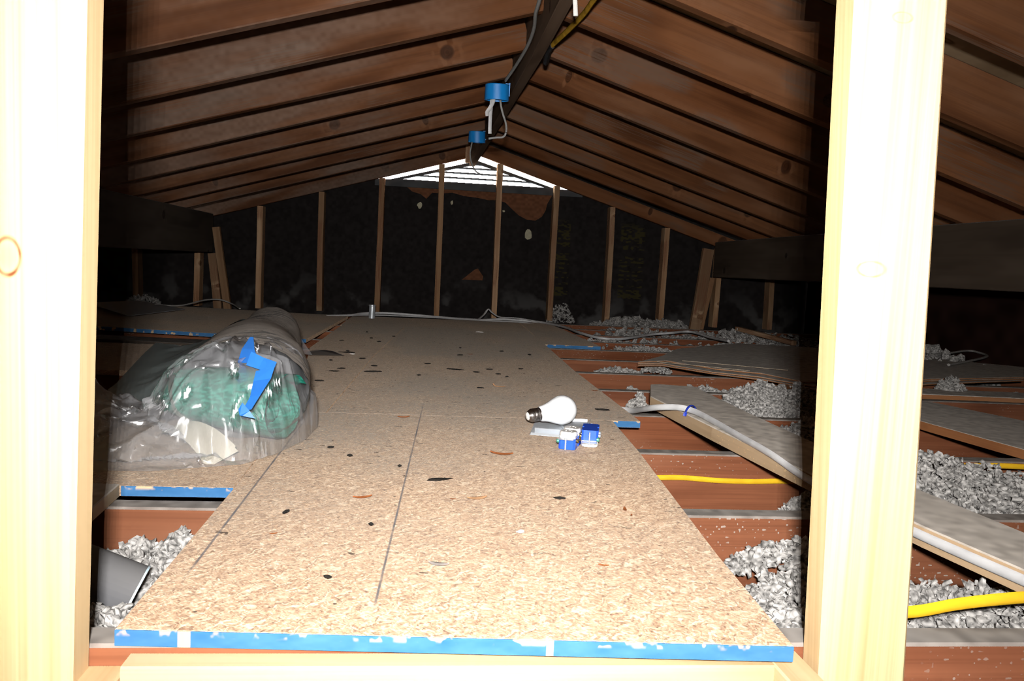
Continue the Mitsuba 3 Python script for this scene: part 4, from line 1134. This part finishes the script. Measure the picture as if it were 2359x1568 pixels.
DEB = [(-0.089, 1.137, 0.0284, 'r'), (0.08, 1.142, 0.0317, 't'), (0.044, 1.136, 0.0088, 'r'), (0.142, 1.423, 0.0435, 'r'), (0.021, 0.881, 0.0245, 'g'), (0.296, 1.099, 0.0183, 'r'), (0.299, 1.073, 0.0083, 'r'), (0.216, 0.882, 0.0127, 'r'), (0.025, 1.24, 0.0379, 'k'), (-0.173, 1.442, 0.0112, 'k'), (-0.132, 1.38, 0.0107, 'k'), (-0.185, 1.061, 0.013, 'k'), (-0.067, 1.014, 0.0068, 'k'), (-0.1, 0.839, 0.0084, 'k'), (0.207, 1.147, 0.0178, 'k'), (-0.171, 2.466, 0.0548, 'k'), (-0.29, 2.446, 0.0299, 'k'), (-0.307, 2.243, 0.0249, 'k'), (-0.304, 2.955, 0.0575, 'k'), (-0.051, 1.748, 0.0272, 'r'), (0.088, 2.584, 0.0574, 'k'), (0.206, 2.615, 0.0232, 'k'), (0.208, 2.247, 0.0374, 'b'), (0.44, 1.913, 0.0361, 'k'), (0.129, 0.992, 0.0121, 'w'), (-0.28, 2.906, 0.0194, 'w'), (-0.274, 2.511, 0.0251, 'k'), (-0.178, 2.601, 0.0202, 'k'), (-0.395, 2.983, 0.0265, 'k'), (-0.374, 3.394, 0.0189, 'k'), (-0.216, 3.399, 0.017, 'k'), (0.12, 3.005, 0.0234, 'k'), (0.161, 3.048, 0.0203, 'r'), (-0.233, 2.787, 0.0217, 'k'), (-0.042, 1.316, 0.0073, 'k'), (-0.185, 0.977, 0.0098, 'r'), (0.486, 2.224, 0.0173, 'r'), (0.284, 1.679 - 0.13, 0.0075, 'k'), (0.227, 2.505, 0.0181, 'k'), (0.25, 2.452, 0.0109, 'k'), (-0.003, 2.707, 0.0211, 'k'), (0.261, 4.093, 0.0409, 'w')]
for i in range(12):   # thinner scatter of the smallest crumbs farther back
    DEB.append((rng.uniform(-0.38, 0.42), rng.uniform(1.95, 3.9), rng.uniform(0.008, 0.022), 'k'))
for i, (x, y, L_, kind) in enumerate(DEB):
    mat, lab, cat_, grp = LEAFY[kind]
    name = {'r': 'leaf_scrap', 't': 'dry_leaf', 'g': 'dry_leaf', 'k': 'dark_crumb', 'b': 'twig', 'w': 'white_chip'}[kind]
    yaw = rng.uniform(-0.35, 0.35) + (1.1 if i in (11, 5, 6) else 0)
    if kind in 'rtg':
        n = 9
        s = np.linspace(-1, 1, n)
        wd_ = 0.16 * L_ * np.sqrt(np.maximum(0.02, 1 - s * s)) * (1.2 if kind != 'r' else 0.9)
        zc = 0.0172 + 0.06 * L_ * (s * s) + 0.0006
        up_ = np.concatenate([np.stack([s * L_ / 2, -wd_, zc], 1), np.stack([s * L_ / 2, 0 * s, zc + 0.05 * L_], 1), np.stack([s * L_ / 2, wd_, zc + 0.0004], 1)])
        f0 = []
        for r0 in (0, n):
            for q in range(n - 1):
                f0 += [(r0 + q, r0 + q + 1, r0 + n + q + 1), (r0 + q, r0 + n + q + 1, r0 + n + q)]
        m2 = (up_, np.array(f0))
    elif kind == 'b':
        m2 = tube([(-L_ / 2, 0, 0.024), (-L_ * 0.3, -0.004, 0.019), (L_ * 0.1, -0.006, 0.0185), (L_ / 2, -0.004, 0.0195)], 0.0022, 0.0014, 6, 5, taper=lambda s_: 1.4 - s_)
    else:
        v0, f0 = BLOBS[i % len(BLOBS)]
        v0 = v0 * np.array([L_ * 0.5, max(0.0020, min(0.0045 if y < 2 else 0.0034, L_ * 0.15)), 0.0020])
        m2 = (v0 + [0, 0, 0.0166 - v0[:, 2].min()], f0)
    key = put(name, xf(m2, rotz=yaw, loc=(x, y, 0)), mat, smooth=40 if kind == 'b' else False)
    tag(key, OWN.get(i, {'k': 'small dark crumb on the dusty back half of the deck', 'r': 'small brown leaf scrap on the dusty back half of the deck'}.get(kind, lab)), cat_, grp)
